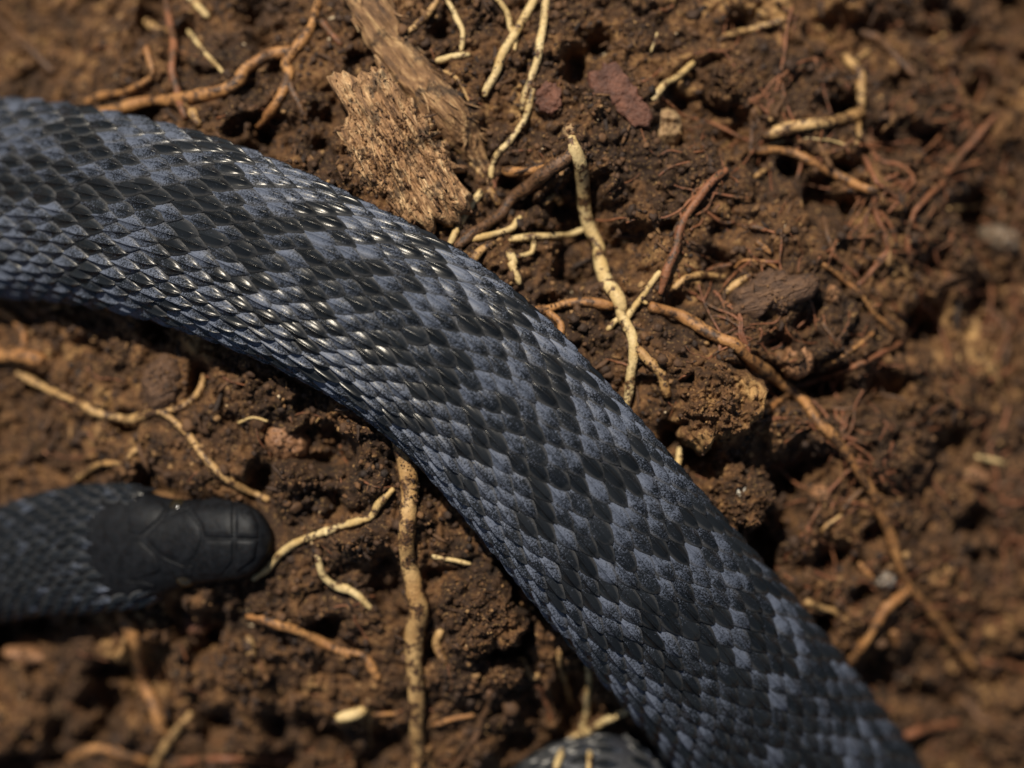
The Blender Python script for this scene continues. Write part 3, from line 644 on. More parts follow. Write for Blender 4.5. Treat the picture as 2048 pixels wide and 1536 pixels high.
LUMPS = [
 ('bark_flake', 'smooth reddish-brown flake of bark beside the tan lump', 'bark', trace('B:1528,430 1620,378 1740,388 1790,480 1850,590 1922,700 1902,762 1830,772 1760,690 1690,612 1600,600 1530,510'), .0013, BARK, 9, .35, .8, .15),
 ('bark_chip', 'small round reddish bark chip beside the long pale root', 'bark', ell('B', 1310, 575, 82, 100), .0014, BARK, 7, .35, 1.0, .15),
 ('clod', 'tan crumbly lump against the end of the bark flake', 'clod', ell('B', 1990, 745, 105, 135, 15), .0032, STONE_T, 2.4, .35, .9, .35),
 ('clod', 'soft pale tan crumb at the head of the thick pale root', 'clod', ell('B', 1432, 775, 46, 60), .0015, STONE_T, 2.2, .3, 1.2, .2),
 ('bark_piece', 'flat dull brown piece of bark half sunk in the soil', 'bark', trace('F:330,270 460,190 700,140 840,128 855,230 720,310 560,352 430,402 345,375'), .0030, BARK_B, 3.5, .18, .5, .25),
 ('stone', 'small upright orange stone beyond the flat piece of bark', 'stone', ell('F', 930, 262, 48, 62, 15), .0022, STONE_O, 2.4, .2, .8, .3),
 ('stone', 'orange-brown stone against the very long orange-tan root', 'stone', ell('F', 730, 650, 100, 105, 20), .0034, STONE_O, 2.4, .25, .6, .35),
 ('stone', 'round orange pebble beside the side branch of the very long orange-tan root', 'pebble', ell('F', 868, 1432, 68, 62), .0026, STONE_O, 2.2, .15, .6, .3),
 ('stone', 'long flat orange-tan stone near the bright white needle', 'stone', ell('F', 1748, 1322, 115, 52, 10), .0024, STONE_O, 2.6, .2, .6, .3),
 ('stone', 'dull reddish stone behind the elbow rootlet', 'stone', ell('F', 1840, 475, 75, 52, -10), .0024, STONE_O, 2.4, .2, .6, .3),
 ('stone', 'large grey-tan stone in the deep hollow by the fine red tangle', 'stone', ell('C', 1930, 1400, 135, 95, 20), .0045, STONE_G, 2.3, .2, .45, .3),
 ('leaf_bit', 'tiny olive scrap of dry leaf on the clod beside the snake', 'leaf', ell('F', 215, 1086, 38, 24, -20), .0006, LEAF, 4, .1, .8, .0),
 ('grain', 'tiny white grain lying on the clod near the olive scrap', 'grain', ell('F', 430, 995, 40, 15, 5), .0007, STONE_W, 2.5, .2, 1.2, .0),
 ('grain', 'crumbly whitish mineral patch on the clod by the snake\'s flank', 'grain', trace('F:335,1370 380,1350 420,1370 395,1420 420,1470 400,1500 370,1460 350,1420'), .0016, STONE_W, 2.4, .45, 1.5, -.2),
 ('stone', 'oval brown stone below the snake\'s body near the branching tan root', 'stone', ell('D', 950, 770, 125, 185, 12), .0036, BARK_B, 2.5, .22, .45, .4),
 ('stone', 'round orange-tan stone between the snake\'s body and the winding root', 'stone', ell('D', 1670, 1115, 145, 120, 20), .0034, STONE_O, 2.4, .25, .6, .4),
 ('stone', 'blunt pinkish stone below the snake\'s head', 'stone', ell('G', 1140, 695, 85, 78), .0028, BARK, 2.3, .2, .6, .35),
 ('stone', 'long reddish stone far below the snake\'s neck', 'stone', ell('G', 150, 885, 145, 48, 8), .0028, STONE_O, 2.5, .2, .6, .35),
 ('stone', 'whitish stone beside the fork of the very long orange-tan root', 'stone', ell('I', 1240, 440, 66, 58, 15), .0024, STONE_P, 2.3, .15, .8, .2),
 ('stone', 'small orange pebble beyond the fork of the very long orange-tan root', 'pebble', ell('I', 1572, 516, 40, 36), .0018, STONE_O, 2.2, .15, .8, .25),
 ('clod', 'big dark crumbly clod between the thick dirt-caked root and the snake', 'clod', trace('H:700,440 850,390 1000,360 1100,420 1100,560 1160,700 1160,830 1050,890 900,900 780,860 740,740 690,620'), .0046, None, 2.6, .40, .62, .45),
 ('clod', 'dark crumbly clod at the foot of the big clod', 'clod', ell('H', 1030, 985, 150, 95), .0034, None, 2.5, .40, .8, .45),
 ('clod', 'broad brown clod beside the snake and the very long orange-tan root', 'clod', trace('F:60,740 200,650 380,700 540,780 560,900 480,1010 330,1130 180,1180 90,1120 20,950 -20,820'), .0048, None, 2.7, .42, .6, .5),
 ('clod', 'brown clod carrying the whitish mineral patch', 'clod', trace('F:190,1430 260,1300 400,1260 540,1320 600,1440 560,1536 I:480,130 330,140 220,90'), .0046, None, 2.6, .42, .6, .5),
 ('clod', 'rounded brown clod on the far side of the bark flake', 'clod', ell('C', 300, 470, 175, 155), .0040, None, 2.6, .42, .6, .5),
 ('chip', 'cream chip stuck on top of the big clod', 'chip', ell('H', 1003, 645, 24, 34), .0006, STONE_W, 2.4, .2, 1.2, -2.2),
 ('chip', 'white chip stuck in the middle of the big clod', 'chip', ell('H', 930, 712, 20, 24), .0006, STONE_W, 2.4, .2, 1.2, -2.2),
 ('chip', 'tan slanting chip low on the big clod', 'chip', ell('H', 842, 805, 18, 46, 30), .0006, STONE_T, 2.4, .2, 1.2, -1.6),
]
clod_mats = []
for i, (nm, label, cat, out, th, mt, pw, am, fq, sk) in enumerate(LUMPS):
    big = nm == 'clod' and mt is None
    o = blob(nm, out, th, mt or M['soil'], 40 + 17 * i, pw, am, fq, None, sk, 120 if big else 56, 46 if big else 14, edge=0.16 if big else (0.13 if 'bark' in nm else 0.08), efreq=5.0 if 'bark' in nm else 3.0)
    if big:
        me = o.data; n = len(me.vertices); co = np.empty(n * 3, np.float32); me.vertices.foreach_get('co', co); co = co.reshape(-1, 3) * mm
        ox, oy = o.location.x * mm, o.location.y * mm
        dh, tn = grain(co[:, 0] + ox, co[:, 1] + oy, ((2.6, 1.1, 51, .36), (1.2, 0.8, 61, .32), (0.6, 0.42, 71, .32)), 1.0)
        co[:, 2] += 0.85 * dh
        me.vertices.foreach_set('co', (co / mm).ravel().astype(np.float32))
        at = me.attributes.new('tone', 'FLOAT', 'POINT'); at.data.foreach_set('value', tn.astype(np.float32)); me.update()
    tag(o, label, cat)
    if cat in ('stone', 'pebble', 'clod', 'grain', 'chip'): o['group'] = cat + 's on the soil'

# ------------------------------------------------------------------ the soil itself
ny, nx = Z.shape
ii = np.arange(ny * nx).reshape(ny, nx)
quads = np.stack([ii[:-1, :-1], ii[:-1, 1:], ii[1:, 1:], ii[1:, :-1]], -1).reshape(-1, 4)
soil = mesh_obj('soil', np.c_[GX.ravel(), GY.ravel(), Z.ravel()], quads, M['soil'], origin=(0, 0, 0), attrs=dict(tone=tone.ravel()))
tag(soil, kind='structure')
hz = sampler(Z)

# loose crumbs
phi = (1 + 5 ** 0.5) / 2
ICO = np.array([(-1, phi, 0), (1, phi, 0), (-1, -phi, 0), (1, -phi, 0), (0, -1, phi), (0, 1, phi), (0, -1, -phi), (0, 1, -phi), (phi, 0, -1), (phi, 0, 1), (-phi, 0, -1), (-phi, 0, 1)]) / math.sqrt(1 + phi * phi)
ICF = np.array([(0, 11, 5), (0, 5, 1), (0, 1, 7), (0, 7, 10), (0, 10, 11), (1, 5, 9), (5, 11, 4), (11, 10, 2), (10, 7, 6), (7, 1, 8), (3, 9, 4), (3, 4, 2), (3, 2, 6), (3, 6, 8), (3, 8, 9), (4, 9, 5), (2, 4, 11), (6, 2, 10), (8, 6, 7), (9, 8, 1)])
def subdiv(v, f):
    v = [tuple(q) for q in v]; mid = {}; out = []
    def m_(a, b):
        k = (min(a, b), max(a, b))
        if k not in mid:
            q = (np.array(v[a]) + np.array(v[b])) / 2; q /= np.linalg.norm(q); mid[k] = len(v); v.append(tuple(q))
        return mid[k]
    for a, b, c in f:
        x, y, z = m_(a, b), m_(b, c), m_(c, a); out += [(a, x, z), (b, y, x), (c, z, y), (x, y, z)]
    return np.array(v), np.array(out)
ICO2, ICF2 = subdiv(ICO, ICF)
def crumbs(cen, rad, tn, ico, icf, lo, hi):
    squash = 0.85
    n = len(cen); nv_ = len(ico)
    a = rng.uniform(0, 2 * np.pi, (n, 3)); ca, sa = np.cos(a), np.sin(a); I = np.zeros(n); O = np.ones(n)
    Rz = np.stack([ca[:, 0], -sa[:, 0], I, sa[:, 0], ca[:, 0], I, I, I, O], 1).reshape(n, 3, 3)
    Rx = np.stack([O, I, I, I, ca[:, 1], -sa[:, 1], I, sa[:, 1], ca[:, 1]], 1).reshape(n, 3, 3)
    long_ = rng.uniform(size=n) < 0.14; an3 = rng.uniform(0.65, 1.2, (n, 1, 3)); an3[long_, 0, 0] *= 2.9; an3[long_, 0, 1:] *= 0.55
    v = ico[None] * rng.uniform(lo, hi, (n, nv_, 1)) * an3
    v = np.einsum('nij,njk,nvk->nvi', Rz, Rx, v) * rad[:, None, None]
    v[:, :, 2] *= squash; v += cen[:, None, :]
    f = (icf[None] + nv_ * np.arange(n)[:, None, None]).reshape(-1, 3)
    return v.reshape(-1, 3), f, np.repeat(tn, nv_)
n = 62000
cx = rng.uniform(-0.076, 0.076, n); cy = rng.uniform(-0.059, 0.059, n)
dens = fbm(cx * mm / 5, cy * mm / 5, 201, 3)
keep = rng.uniform(0, 1, n) < np.clip((dens - 0.30) * 3.2, 0.10, 1)
sd = bil(np.minimum(dd, 3.0), cx, cy); keep &= sd > 0.98
cx, cy = cx[keep], cy[keep]
cr = np.clip(np.exp(rng.normal(math.log(0.00017), 0.45, len(cx))), 0.00009, 0.0007)
cz_ = hz(cx, cy) + cr * 0.35
tn = np.clip(rng.beta(2.0, 2.6, len(cx)) * 0.85 + 0.12 * (rng.uniform(size=len(cx)) < 0.05) + (rng.uniform(size=len(cx)) < 0.012) * 0.45, 0, 1)
cen = [np.c_[cx, cy, cz_]]; crs = [cr]; tns = [tn]
for pts, rad, dn in DIRT_PTS:  # dirt stuck to the roots
    L = np.linalg.norm(np.diff(pts, axis=0), axis=1).sum(); k = int(L * mm * 9 * dn * (rad.mean() / 0.001))
    if k < 1: continue
    f = rng.uniform(0, len(pts) - 1.01, k); cl = vnoise(f / 9, f * 0, int(f[0] * 10) + 3) > 0.38; f = f[cl]; k = len(f)
    if k < 1: continue
    i = f.astype(int); q = pts[i] + (pts[i + 1] - pts[i]) * (f - i)[:, None]; r = rad[i]
    tg = pts[i + 1] - pts[i]; tg /= np.linalg.norm(tg, axis=1)[:, None]; sd_ = np.cross(tg, (0, 0, 1.0)); up_ = np.cross(sd_, tg)
    a = np.clip(rng.normal(math.pi / 2, 0.95, k), -0.4, 3.5)
    rc = np.clip(np.exp(rng.normal(math.log(0.00011), 0.4, k)), 0.00006, 0.0003)
    cen.append(q + (r * 0.98)[:, None] * (np.cos(a)[:, None] * sd_ + np.sin(a)[:, None] * up_)); crs.append(rc); tns.append(0.15 + rng.beta(2, 3, k) * 0.7)
# crumbs on the clods and the rotten wood
for o in [q for q in C.objects if q.name.split('.')[0] in ('clod', 'rotten_wood', 'rotten_stick', 'bark_piece', 'stone')]:
    me = o.data; k = len(me.vertices); co = np.empty(k * 3, np.float32); me.vertices.foreach_get('co', co); co = co.reshape(-1, 3) + np.array(o.location)
    no = np.empty(k * 3, np.float32); me.vertices.foreach_get('normal', no); no = no.reshape(-1, 3)
    ok = np.where(no[:, 2] > 0.1)[0]; frac = 0.06 if o.name.startswith('clod') else 0.10
    pick = rng.choice(ok, int(len(ok) * frac), replace=False)
    rc = np.clip(np.exp(rng.normal(math.log(0.00014), 0.4, len(pick))), 0.00007, 0.0004)
    cen.append(co[pick] + rng.normal(0, 0.0001, (len(pick), 3))); crs.append(rc); tns.append(0.25 + rng.beta(2, 2.8, len(pick)) * 0.6)
nb_ = 7500; bx = rng.uniform(-0.076, 0.076, nb_); by = rng.uniform(-0.059, 0.059, nb_)
kp = (rng.uniform(0, 1, nb_) < np.clip((fbm(bx * mm / 6, by * mm / 6, 207, 3) - 0.32) * 3, 0.12, 1)) & (bil(np.minimum(dd, 3.0), bx, by) > 1.06)
bx, by = bx[kp], by[kp]; br = np.clip(np.exp(rng.normal(math.log(0.00040), 0.32, len(bx))), 0.00022, 0.0011)
V1, F1, T1 = crumbs(np.vstack(cen), np.concatenate(crs), np.concatenate(tns), ICO, ICF, 0.6, 1.25)
V2, F2, T2 = crumbs(np.c_[bx, by, hz(bx, by) + br * 0.2], br, np.clip(rng.beta(2.2, 2.6, len(bx)) * .82, 0, 1), ICO2, ICF2, 0.72, 1.2)
soil_crumbs = mesh_obj('soil_crumbs', np.vstack([V1, V2]), np.vstack([F1, F2 + len(V1)]), M['crumb'], smooth=False, origin=(0, 0, 0), attrs=dict(tone=np.r_[T1, T2]))
tag(soil_crumbs, 'loose brown crumbs of soil strewn over the ground', 'soil', kind='stuff')

# fine hair roots, too many to count
fv, ff, off = [], [], 0
for k in range(560):
    right = rng.uniform() < 0.6
    px = rng.uniform(1380, 2080) if right else rng.uniform(-20, 2080); py = rng.uniform(-20, 1560)
    an = rng.uniform(0, 2 * np.pi); ln = rng.uniform(25, 120); m_ = 6
    aa = an + np.cumsum(rng.normal(0, 0.35, m_)); st = ln / m_
    pp = np.c_[px + np.cumsum(np.cos(aa)) * st, py + np.cumsum(np.sin(aa)) * st]
    xx, yy, _ = PG(px, py, mound)
    if bil(dd, np.array([xx]), np.array([yy]))[0] < 1.15: continue
    q = catmull(pp, 14); zz = np.zeros(14)
    for _ in range(4):
        x, y = P(q[:, 0], q[:, 1], zz); zz = smooth1(hz(x, y), 7) + 0.00025
    if (bil(dd, x, y) < 1.05).any(): continue
    V, F = tube(np.c_[x, y, zz], np.linspace(1, .5, 14) * rng.uniform(0.00006, 0.00020), 5, 3000 + k, 0.15)
    fv.append(V); ff += [tuple(i + off for i in f) for f in F]; off += len(V)
def strand(px, py, an, ln, r, k, depth):
    global off
    m_ = 7; aa = an + np.cumsum(rng.normal(0, 0.30, m_)); st = ln / m_
    pp = np.vstack([[px, py], np.c_[px + np.cumsum(np.cos(aa)) * st, py + np.cumsum(np.sin(aa)) * st]])
    q = catmull(pp, 18); zz = np.zeros(18)
    for _ in range(4):
        x, y = P(q[:, 0], q[:, 1], zz); zz = smooth1(hz(x, y), 9) + 0.0005
    if (bil(dd, x, y) < 1.1).any(): return
    V, F = tube(np.c_[x, y, zz], np.linspace(1, .6, 18) * r, 6, 5000 + k, 0.15)
    fv.append(V); ff.extend([tuple(i + off for i in f) for f in F]); off += len(V)
    if depth:
        for c in range(rng.integers(1, 4)):
            i = rng.integers(2, 7); strand(pp[i, 0], pp[i, 1], aa[i - 1] + rng.choice((-1, 1)) * rng.uniform(0.5, 1.0), ln * rng.uniform(.35, .7), r * 0.7, k + 9 * c + 1, depth - 1)
for k in range(48):
    strand(rng.uniform(1400, 2060), rng.uniform(120, 1150) if k % 4 else rng.uniform(-20, 1550), rng.uniform(0, 2 * np.pi), rng.uniform(150, 330), rng.uniform(0.00016, 0.00030), 40 * k, 1)
hair = mesh_obj('fine_hair_roots', np.vstack(fv), ff, M['red'], origin=(0, 0, 0))
tag(hair, 'hair-fine red-brown rootlets scattered all over the soil', 'rootlets', kind='stuff')

# ------------------------------------------------------------------ the snake
sx, sy = P(980, 796, 0.0)
snake = bpy.data.objects.new('snake', None); snake.empty_display_size = 0.01
snake.location = (sx, sy, float(mound(sx, sy))); C.objects.link(snake)
tag(snake, 'dark blue-grey snake with pale mottled patches and keeled scales lying across the soil', 'snake')
ss = np.unique(np.r_[np.linspace(0, 0.016, 50), np.arange(0.016, arc[-1], 0.0009), arc[-1]])
th = np.arange(56) * 2 * np.pi / 56
BS, BT = np.meshgrid(ss, th, indexing='ij')
BV = body_point(BS, BT)
shrink = 0.985
BV = BV.reshape(-1, 3); nb = len(ss); nt = 56
F = [(i * nt + j, (i + 1) * nt + j, (i + 1) * nt + (j + 1) % nt, i * nt + (j + 1) % nt) for i in range(nb - 1) for j in range(nt)]
BV = np.vstack([BV, AXP[0] + (AXP[0] - AXP[3]) * .2, AXP[-1]])
F += [(j, (j + 1) % nt, len(BV) - 2) for j in range(nt)] + [((nb - 1) * nt + (j + 1) % nt, (nb - 1) * nt + j, len(BV) - 1) for j in range(nt)]
body = adopt(mesh_obj('body', BV, F, M['skin']), snake)
bod_head = M['head']; body.data.materials.append(bod_head)
HEAD_END = arc[np.argmin(np.hypot(apx[:500] - 215, apy[:500] - 1094))]
pm = np.zeros(len(body.data.polygons), np.int32)
pm[:(np.searchsorted(ss, HEAD_END)) * nt] = 1
pm[-2 * nt:-nt] = 1
body.data.polygons.foreach_set('material_index', pm)

# where the pattern is dark or pale: strokes traced on the photograph
KC = dict(K=(0, 180), L=(500, 380), M=(800, 600), N=(1000, 900), O=(1240, 1056))
DARK = ['150|K:400,210 600,320 470,370', '110|K:540,170 640,280', '90|K:0,430 250,450 450,480', '150|K:0,590 300,620 600,640 1000,680 1300,760 1550,860', '140|K:1250,330 1420,400 1480,480 1300,570 1450,600',
 '110|K:480,720 560,850 540,1000 560,1120 600,1230', '110|K:1150,880 1060,960 1100,1080 1060,1160 1080,1280 980,1370', '120|K:1200,920 1550,1030 1600,1150 1520,1240 1560,1330',
 '110|K:1550,760 1700,900 1950,980 1650,1000 1750,1040', '90|K:1950,1250 1980,1380 2048,1450', '80|K:1800,850 2048,880', '60|K:1880,720 2048,760',
 '110|L:300,110 480,110 640,90', '80|L:240,210 400,220 560,220', '120|L:0,240 250,320 350,400 550,530 600,560', '90|L:680,610 850,640 980,660', '90|L:800,520 950,540 1100,570', '100|L:1000,430 1150,440 1220,480', '80|L:1080,290 1250,350',
 '60|L:0,540 130,600', '90|L:340,700 420,720 540,690', '90|L:290,840 330,900 420,830', '90|L:340,980 400,1030 380,1100 450,1170', '110|L:720,900 830,890 900,930', '90|L:740,1040 820,1060', '100|L:910,740 1000,790', '100|L:1080,880 1180,920', '100|L:1260,1010 1350,1060',
 '90|L:1300,880 1420,900 1520,950', '110|L:1420,790 1560,830 1720,850', '100|L:1620,680 1760,770', '90|L:1120,1150 1230,1180', '110|L:1020,1280 1130,1290 1230,1310', '110|L:950,1420 1070,1430', '80|L:1550,1290 1640,1350', '90|L:1800,1330 1950,1350', '90|L:1880,1200 2000,1260',
 '80|M:600,590 680,650', '80|M:740,730 820,800', '80|M:880,890 960,960', '80|M:1000,1050 1080,1110', '80|M:1130,1190 1200,1250', '80|M:1240,1340 1320,1410', '100|M:1010,430 1120,470 1200,480', '110|M:920,540 1010,580 1120,620', '100|M:830,610 940,660 1040,720',
 '90|M:170,420 280,470 370,510', '110|M:80,570 200,580 260,640', '90|M:50,720 150,760', '100|M:480,770 570,860 640,880 680,850', '100|M:370,970 480,990 540,1010', '90|M:370,1110 430,1150', '90|M:860,1080 930,1180', '110|M:870,1270 930,1340 880,1400', '80|M:750,1400 770,1410',
 '110|M:1450,920 1560,960 1640,990', '110|M:1340,1020 1440,1060 1540,1110', '100|M:1230,1100 1340,1160 1440,1190', '110|M:1840,1350 1960,1420', '90|M:1700,1500 1800,1530',
 '110|N:690,60 800,100 900,160', '100|N:600,140 720,190 800,230', '110|N:230,220 260,330 300,440', '90|N:100,440 140,560', '80|N:240,480 300,540', '110|N:1200,420 1330,450 1400,500', '110|N:1100,520 1240,580 1290,620', '100|N:980,620 1080,650 1180,700',
 '110|N:480,600 540,700 640,700', '110|N:480,760 560,850', '110|N:350,880 400,980 440,940 560,940', '100|N:620,600 700,720 820,800 900,880', '120|N:720,900 880,960 960,1060 1000,1180', '120|N:740,1050 850,1180 980,1230', '120|N:600,1180 760,1250 850,1300', '90|N:620,1330 700,1400',
 '120|N:1600,880 1750,950 1850,1030', '110|N:1480,960 1640,1040 1700,1100', '90|N:1380,1040 1450,1110', '100|N:1000,1000 1150,1130 1280,1200 1400,1300', '150|N:1050,1350 1200,1450', '120|N:900,1400 910,1410', '110|N:1700,1250 1850,1330', '110|N:1620,1350 1750,1450']
PALE = ['120|O:560,60 620,110', '90|O:460,180 530,230', '120|O:540,290 640,330 740,370', '130|O:980,520 1040,570', '110|O:1060,640 1160,710', '110|O:740,590 830,640', '110|O:620,650 720,730', '80|O:1340,850 1410,900', '80|O:130,710 180,760', '100|O:10,840 60,900',
 '100|O:390,1270 470,1340', '80|O:540,1160 590,1210', '100|O:1010,980 1090,1030', '70|O:1000,1120 1040,1180', '90|O:760,830 830,900', '130|O:1520,1310 1620,1380', '90|O:1410,1400 1480,1460', '100|O:230,1050 300,1090', '90|O:320,380 400,460', '80|O:30,560 90,620', '70|O:130,1160 190,1210', '70|O:880,1380 950,1450']
def strokes(lst):
    out = []
    for s in lst:
        w, t = s.split('|'); p = trace(t, 1 / 3.2, KC); out.append((catmull(p, max(4, 4 * len(p))), float(w) / 3.2 / 2))
    return out
DK, PL = strokes(DARK), strokes(PALE)
def paleness(px, py, s):
    base = np.interp(px, [1250, 1500], [0.64, 0.20])  # darker pattern towards the lower right, with vignette darkening put into the colour
    d = min((np.hypot(p[:, 0] - px, p[:, 1] - py) / w).min() for p, w in DK)
    v = base if d > 1.15 else (0.0 if d < 0.9 else base * (d - 0.9) / 0.25)
    d = min((np.hypot(p[:, 0] - px, p[:, 1] - py) / w).min() for p, w in PL)
    if d < 1.0: v = 0.68
    return v
def template(vertebral):
    tt = np.array([0, .2, .38, .52, .64, .75, .84, .91, .965, 1.0])
    if vertebral: ww = np.interp(tt, [0, .2, .45, .6, .75, .86, .94, .985, 1], [.75, .95, 1, .98, .84, .62, .36, .15, .05])
    else: ww = np.interp(tt, [0, .25, .48, .62, .75, .86, .94, .985, 1], [.55, .82, 1, .95, .76, .50, .26, .10, .03])
    ee = np.array([-1.05, -1, -.62, -.24, -.075, 0, .075, .24, .62, 1, 1.05])
    V = []; RM = []
    kh = 0.13 if vertebral else 0.28
    for t_, w_ in zip(tt, ww):
        for e_ in ee:
            ec = max(-1, min(1, e_))
            z_ = -0.34 + 0.72 * t_ - 0.85 * (t_ - 0.5) ** 2 + (0.12 * (1 - ec * ec) + 0.13 * (1 - abs(ec))) * min(1, w_ * 1.6)
            z_ += kh * math.exp(-(e_ / 0.115) ** 2) * min(1, t_ / 0.3) * min(1, (1.02 - t_) / 0.22)
            if abs(e_) > 1: z_ -= 0.30
            V.append((-0.82 + 1.48 * t_, e_ * w_ * (0.93 if vertebral else 0.88), z_)); RM.append(1.0 if abs(e_) >= 1 or t_ > 0.97 else (0.35 if t_ > 0.9 else 0.0))
    k = len(ee)
    V += [(-0.82 + 1.48 * 1.01, e_ * ww[-1], -0.10) for e_ in ee]
    n = len(tt) + 1
    F = [(i * k + j, (i + 1) * k + j, (i + 1) * k + j + 1, i * k + j + 1) for i in range(n - 1) for j in range(k - 1)]
    return np.array(V), np.array(F), np.r_[np.repeat(tt, k), np.ones(k)], np.r_[RM, np.ones(k)]
TV, TF, TA, TR = {}, {}, {}, {}
for vb in (False, True): TV[vb], TF[vb], TA[vb], TR[vb] = template(vb)
NROW = 14
# equal-arc row angles on a typical cross-section
tg = np.linspace(0, math.radians(128), 400); ea = 1.0; eb = 0.66
px_ = ea * np.abs(np.sin(tg)) ** 0.92; pz_ = eb * np.where(np.cos(tg) < 0, .62 * np.cos(tg), np.cos(tg))
al = np.r_[0, np.cumsum(np.hypot(np.diff(px_), np.diff(pz_)))]
D_UNIT = 0.1135                # row spacing as a share of the half width
rowth = np.interp(np.arange(NROW + 1) * D_UNIT, al, tg)
Lloc = 0.335 * HWm             # spacing along the body
lat = np.r_[0, np.cumsum(np.diff(arc) / ((Lloc[1:] + Lloc[:-1]) / 2))]
items = []
HEAD_LOW = arc[np.argmin(np.hypot(apx[:500] - 300, apy[:500] - 1090))]
t0 = np.interp(HEAD_LOW, arc, lat) - 1.0
for j in range(-NROW, NROW + 1):
    k0 = math.ceil(t0); k1 = int(lat[-1]) - 3
    ks = np.arange(k0, k1) + (0.5 if j % 2 else 0.0)
    ks = ks + 0.10 * 2 * (vnoise(ks * 3.7, ks * 0 + j * 1.3, 401) - .5)
    s = np.interp(ks, lat, arc); thj = np.full(len(s), math.copysign(rowth[abs(j)], j) if j else 0.0)
    thj += 0.012 * rng.normal(size=len(s))
    for s1, t1 in zip(s, thj):
        if s1 > HEAD_END or (abs(t1) > 0.95 and s1 > HEAD_LOW) or s1 > HEAD_END - 0.002 * abs(t1): items.append((s1, t1, j))
IS = np.array([i[0] for i in items]); IT = np.array([i[1] for i in items]); IJ = np.array([i[2] for i in items])
p0 = body_point(IS, IT); ps = body_point(IS + 1e-4, IT) - body_point(IS - 1e-4, IT); pt = body_point(IS, IT + 0.01) - body_point(IS, IT - 0.01)
ex = ps / np.linalg.norm(ps, axis=1)[:, None]; nz_ = np.cross(pt, ps); nz_ = np.cross(ps, pt) * -1
nz_ /= np.linalg.norm(nz_, axis=1)[:, None]
cen_ = at_arc(IS, AXP); flip = ((p0 - cen_) * nz_).sum(1) < 0; nz_[flip] *= -1
ey = np.cross(nz_, ex)
hwm = at_arc(IS, HWm); dd_ = D_UNIT * hwm; ll_ = 0.335 * hwm
jit = rng.normal(0, 0.035, len(IS)); ca, sa = np.cos(jit), np.sin(jit)
ex2 = ex * ca[:, None] + ey * sa[:, None]; ey2 = ey * ca[:, None] - ex * sa[:, None]
PXI = 1024 + p0[:, 0] / (S * (HC - p0[:, 2]) / HC); PYI = 768 - p0[:, 1] / (S * (HC - p0[:, 2]) / HC)
vis = (PXI > 5) & (PXI < 2043) & (PYI > 5) & (PYI < 1531) & (nz_[:, 2] > 0.12)
score = nz_[:, 2] * dd_ * ll_ * np.exp(-(((PXI - 900) / 900) ** 2 + ((PYI - 750) / 700) ** 2))
score[~vis] = -1; order = np.argsort(-score); single = np.zeros(len(IS), bool); single[order[:300]] = True
rnd = rng.uniform(0, 1, len(IS))
inframe = (PXI > -60) & (PXI < 2100) & (PYI > -60) & (PYI < 1600)
pal = np.array([paleness(a, b, s) if f and a + (b - 600) * 0.0 > -60 and not (a < 600 and b > 900) and not (b > 1430 and a < 1330) else (0.42 if vnoise(np.array([s * 170.0]), np.array([t * 1.6]), 77)[0] > 0.55 else 0.08) for a, b, s, t, f in zip(PXI, PYI, IS, IT, inframe)])
neck = (PXI < 600) & (PYI > 900) & (PXI > -100); pal[neck] *= 0.25
coil = (PYI > 1430) & (PXI < 1330); pal[coil] *= 0.12
pal = pal + rng.normal(0, 0.10, len(pal)); fl = rng.uniform(size=len(pal)) < 0.12
pal[fl] = np.where(pal[fl] > 0.4, pal[fl] - 0.42, pal[fl] + 0.30)
pal[IJ == 0] *= 0.55; pal = np.clip(pal, 0, 1)
ref = {}
for vb in (False, True):
    o = mesh_obj('scale', TV[vb], TF[vb], M['scale'], origin=(0, 0, 0), attrs=dict(along=TA[vb], rim=TR[vb])); ref[vb] = o.data; bpy.data.objects.remove(o)
av, af, ap, ar, al_, rm_, off = [], [], [], [], [], [], 0
for i in range(len(IS)):
    vb = IJ[i] == 0; k = 1.12 if vb else 1.0; zz = 1.0
    cols = (ex2[i] * ll_[i], ey2[i] * dd_[i] * k, nz_[i] * dd_[i] * zz)
    if single[i]:
        o = bpy.data.objects.new('scale', ref[vb]); C.objects.link(o)
        mt = Matrix(((cols[0][0], cols[1][0], cols[2][0], p0[i, 0]), (cols[0][1], cols[1][1], cols[2][1], p0[i, 1]), (cols[0][2], cols[1][2], cols[2][2], p0[i, 2]), (0, 0, 0, 1)))
        o.matrix_basis = mt; o.parent = body; o.matrix_parent_inverse = Matrix.Translation(-wloc(body))
        o.color = (float(pal[i]), float(rnd[i]), 0, 1)
    else:
        V = p0[i] + TV[vb] @ np.array(cols); av.append(V); af.append(TF[vb] + off); off += len(V)
        ap.append(np.full(len(V), pal[i])); al_.append(TA[vb]); rm_.append(TR[vb]); ar.append(np.full(len(V), rnd[i]))
fld = mesh_obj('scales', np.vstack(av), np.vstack(af), M['scales'], attrs=dict(pale=np.concatenate(ap), rnd=np.concatenate(ar), along=np.concatenate(al_), rim=np.concatenate(rm_)))
adopt(fld, body); fld['kind'] = 'stuff'

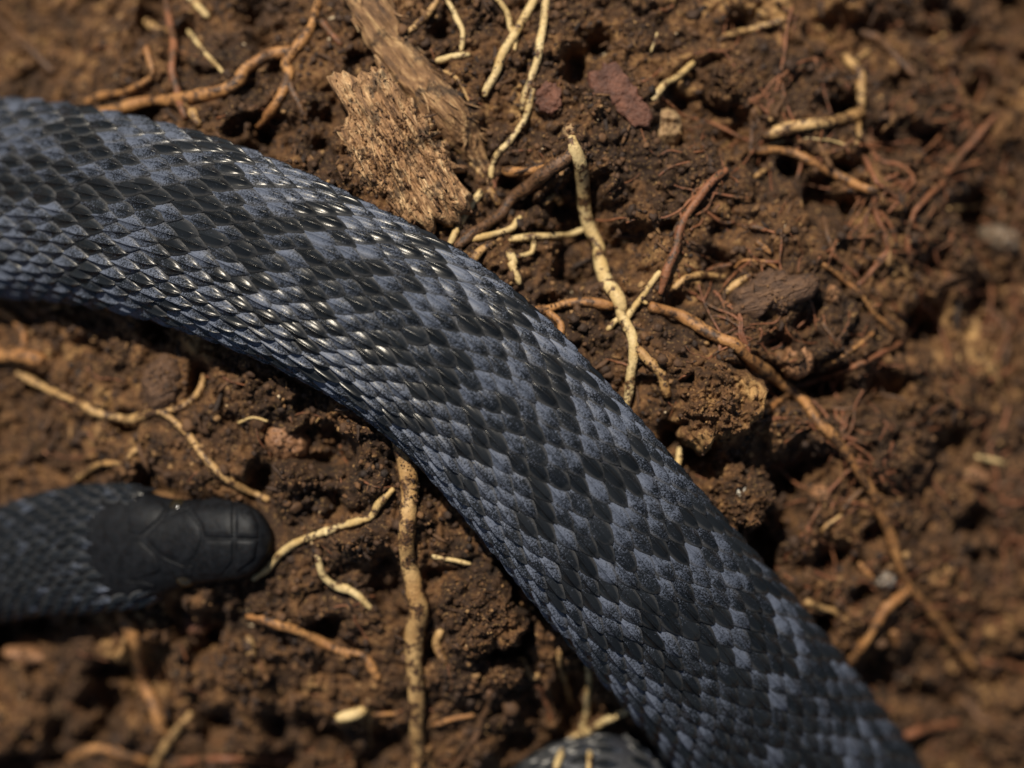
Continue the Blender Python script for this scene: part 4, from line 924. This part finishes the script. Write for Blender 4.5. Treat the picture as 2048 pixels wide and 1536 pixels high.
# head shields and eyes
HK = dict(Q=(0, 900))
def head_z(x, y):
    i = np.argmin((X[:420] - x) ** 2 + (Y[:420] - y) ** 2); n_ = (x - X[i]) * SIDE[i, 0] + (y - Y[i]) * SIDE[i, 1]
    q = min(abs(n_) / HWm[i], 0.985)
    return Zc[i] + HBm[i] * math.sqrt(1 - q ** 2.17)
SH = ['885,580 1000,465 1180,392 1272,495 1284,570 1248,685 1152,748 990,678', '872,562 992,455 1040,370 900,300 640,320 400,420 330,520 520,572', '872,598 980,692 1010,790 830,860 600,850 400,740 330,620 520,590',
      '1008,452 1052,372 1150,330 1195,350 1188,386', '998,692 1152,756 1222,748 1205,830 1080,840', '1198,384 1205,340 1350,312 1478,335 1492,565 1296,565 1278,490', '1252,692 1296,576 1492,576 1484,720 1400,815 1232,822',
      '1500,335 1590,372 1650,470 1652,565 1504,565', '1504,576 1652,576 1625,700 1500,790', '700,855 900,872 960,900 760,930', '720,300 920,285 960,262 760,250']
for k, s in enumerate(SH):
    p = trace('Q:' + s, 1 / 3.2, HK); c = p.mean(0); pv = []
    n_ = 40; pp = np.vstack([p, p[:1]]); dl = np.r_[0, np.cumsum(np.hypot(*np.diff(pp, axis=0).T))]; tt = np.linspace(0, dl[-1], n_, endpoint=False)
    ed = np.c_[np.interp(tt, dl, pp[:, 0]), np.interp(tt, dl, pp[:, 1])]
    V = []
    for q, dz in ((0.0, .00026), (.35, .00026), (.65, .00025), (.90, .00023), (.965, .00014), (1.0, -.00020)):
        for e_ in (ed if q else [c]):
            w = c + (e_ - c) * q; x, y = P(w[0], w[1], float(Zc[100]) + .003); V.append((x, y, head_z(x, y) + dz))
    F = [(0, 1 + j, 1 + (j + 1) % n_) for j in range(n_)]
    for r in range(4): F += [(1 + r * n_ + j, 1 + (r + 1) * n_ + j, 1 + (r + 1) * n_ + (j + 1) % n_, 1 + r * n_ + (j + 1) % n_) for j in range(n_)]
    adopt(mesh_obj('head_shield', V, F, M['head']), snake)
for sgn in (-1, 1):
    i = int(np.argmin(np.hypot(apx[:400] - 372, apy[:400] - 1082))); tE = 1.25
    c = body_point(np.array([arc[i]]), np.array([sgn * tE]))[0]; nrm = c - AXP[i]; nrm /= np.linalg.norm(nrm); c = c - nrm * 0.0010
    lat_, lon = 10, 16; V = [(c[0] + .00135 * math.sin(math.pi * a / lat_) * math.cos(2 * math.pi * b / lon), c[1] + .00135 * math.sin(math.pi * a / lat_) * math.sin(2 * math.pi * b / lon), c[2] + .00135 * math.cos(math.pi * a / lat_)) for a in range(lat_ + 1) for b in range(lon)]
    F = [(a * lon + b, (a + 1) * lon + b, (a + 1) * lon + (b + 1) % lon, a * lon + (b + 1) % lon) for a in range(lat_) for b in range(lon)]
    adopt(mesh_obj('eye', V, F, M['eye']), snake)
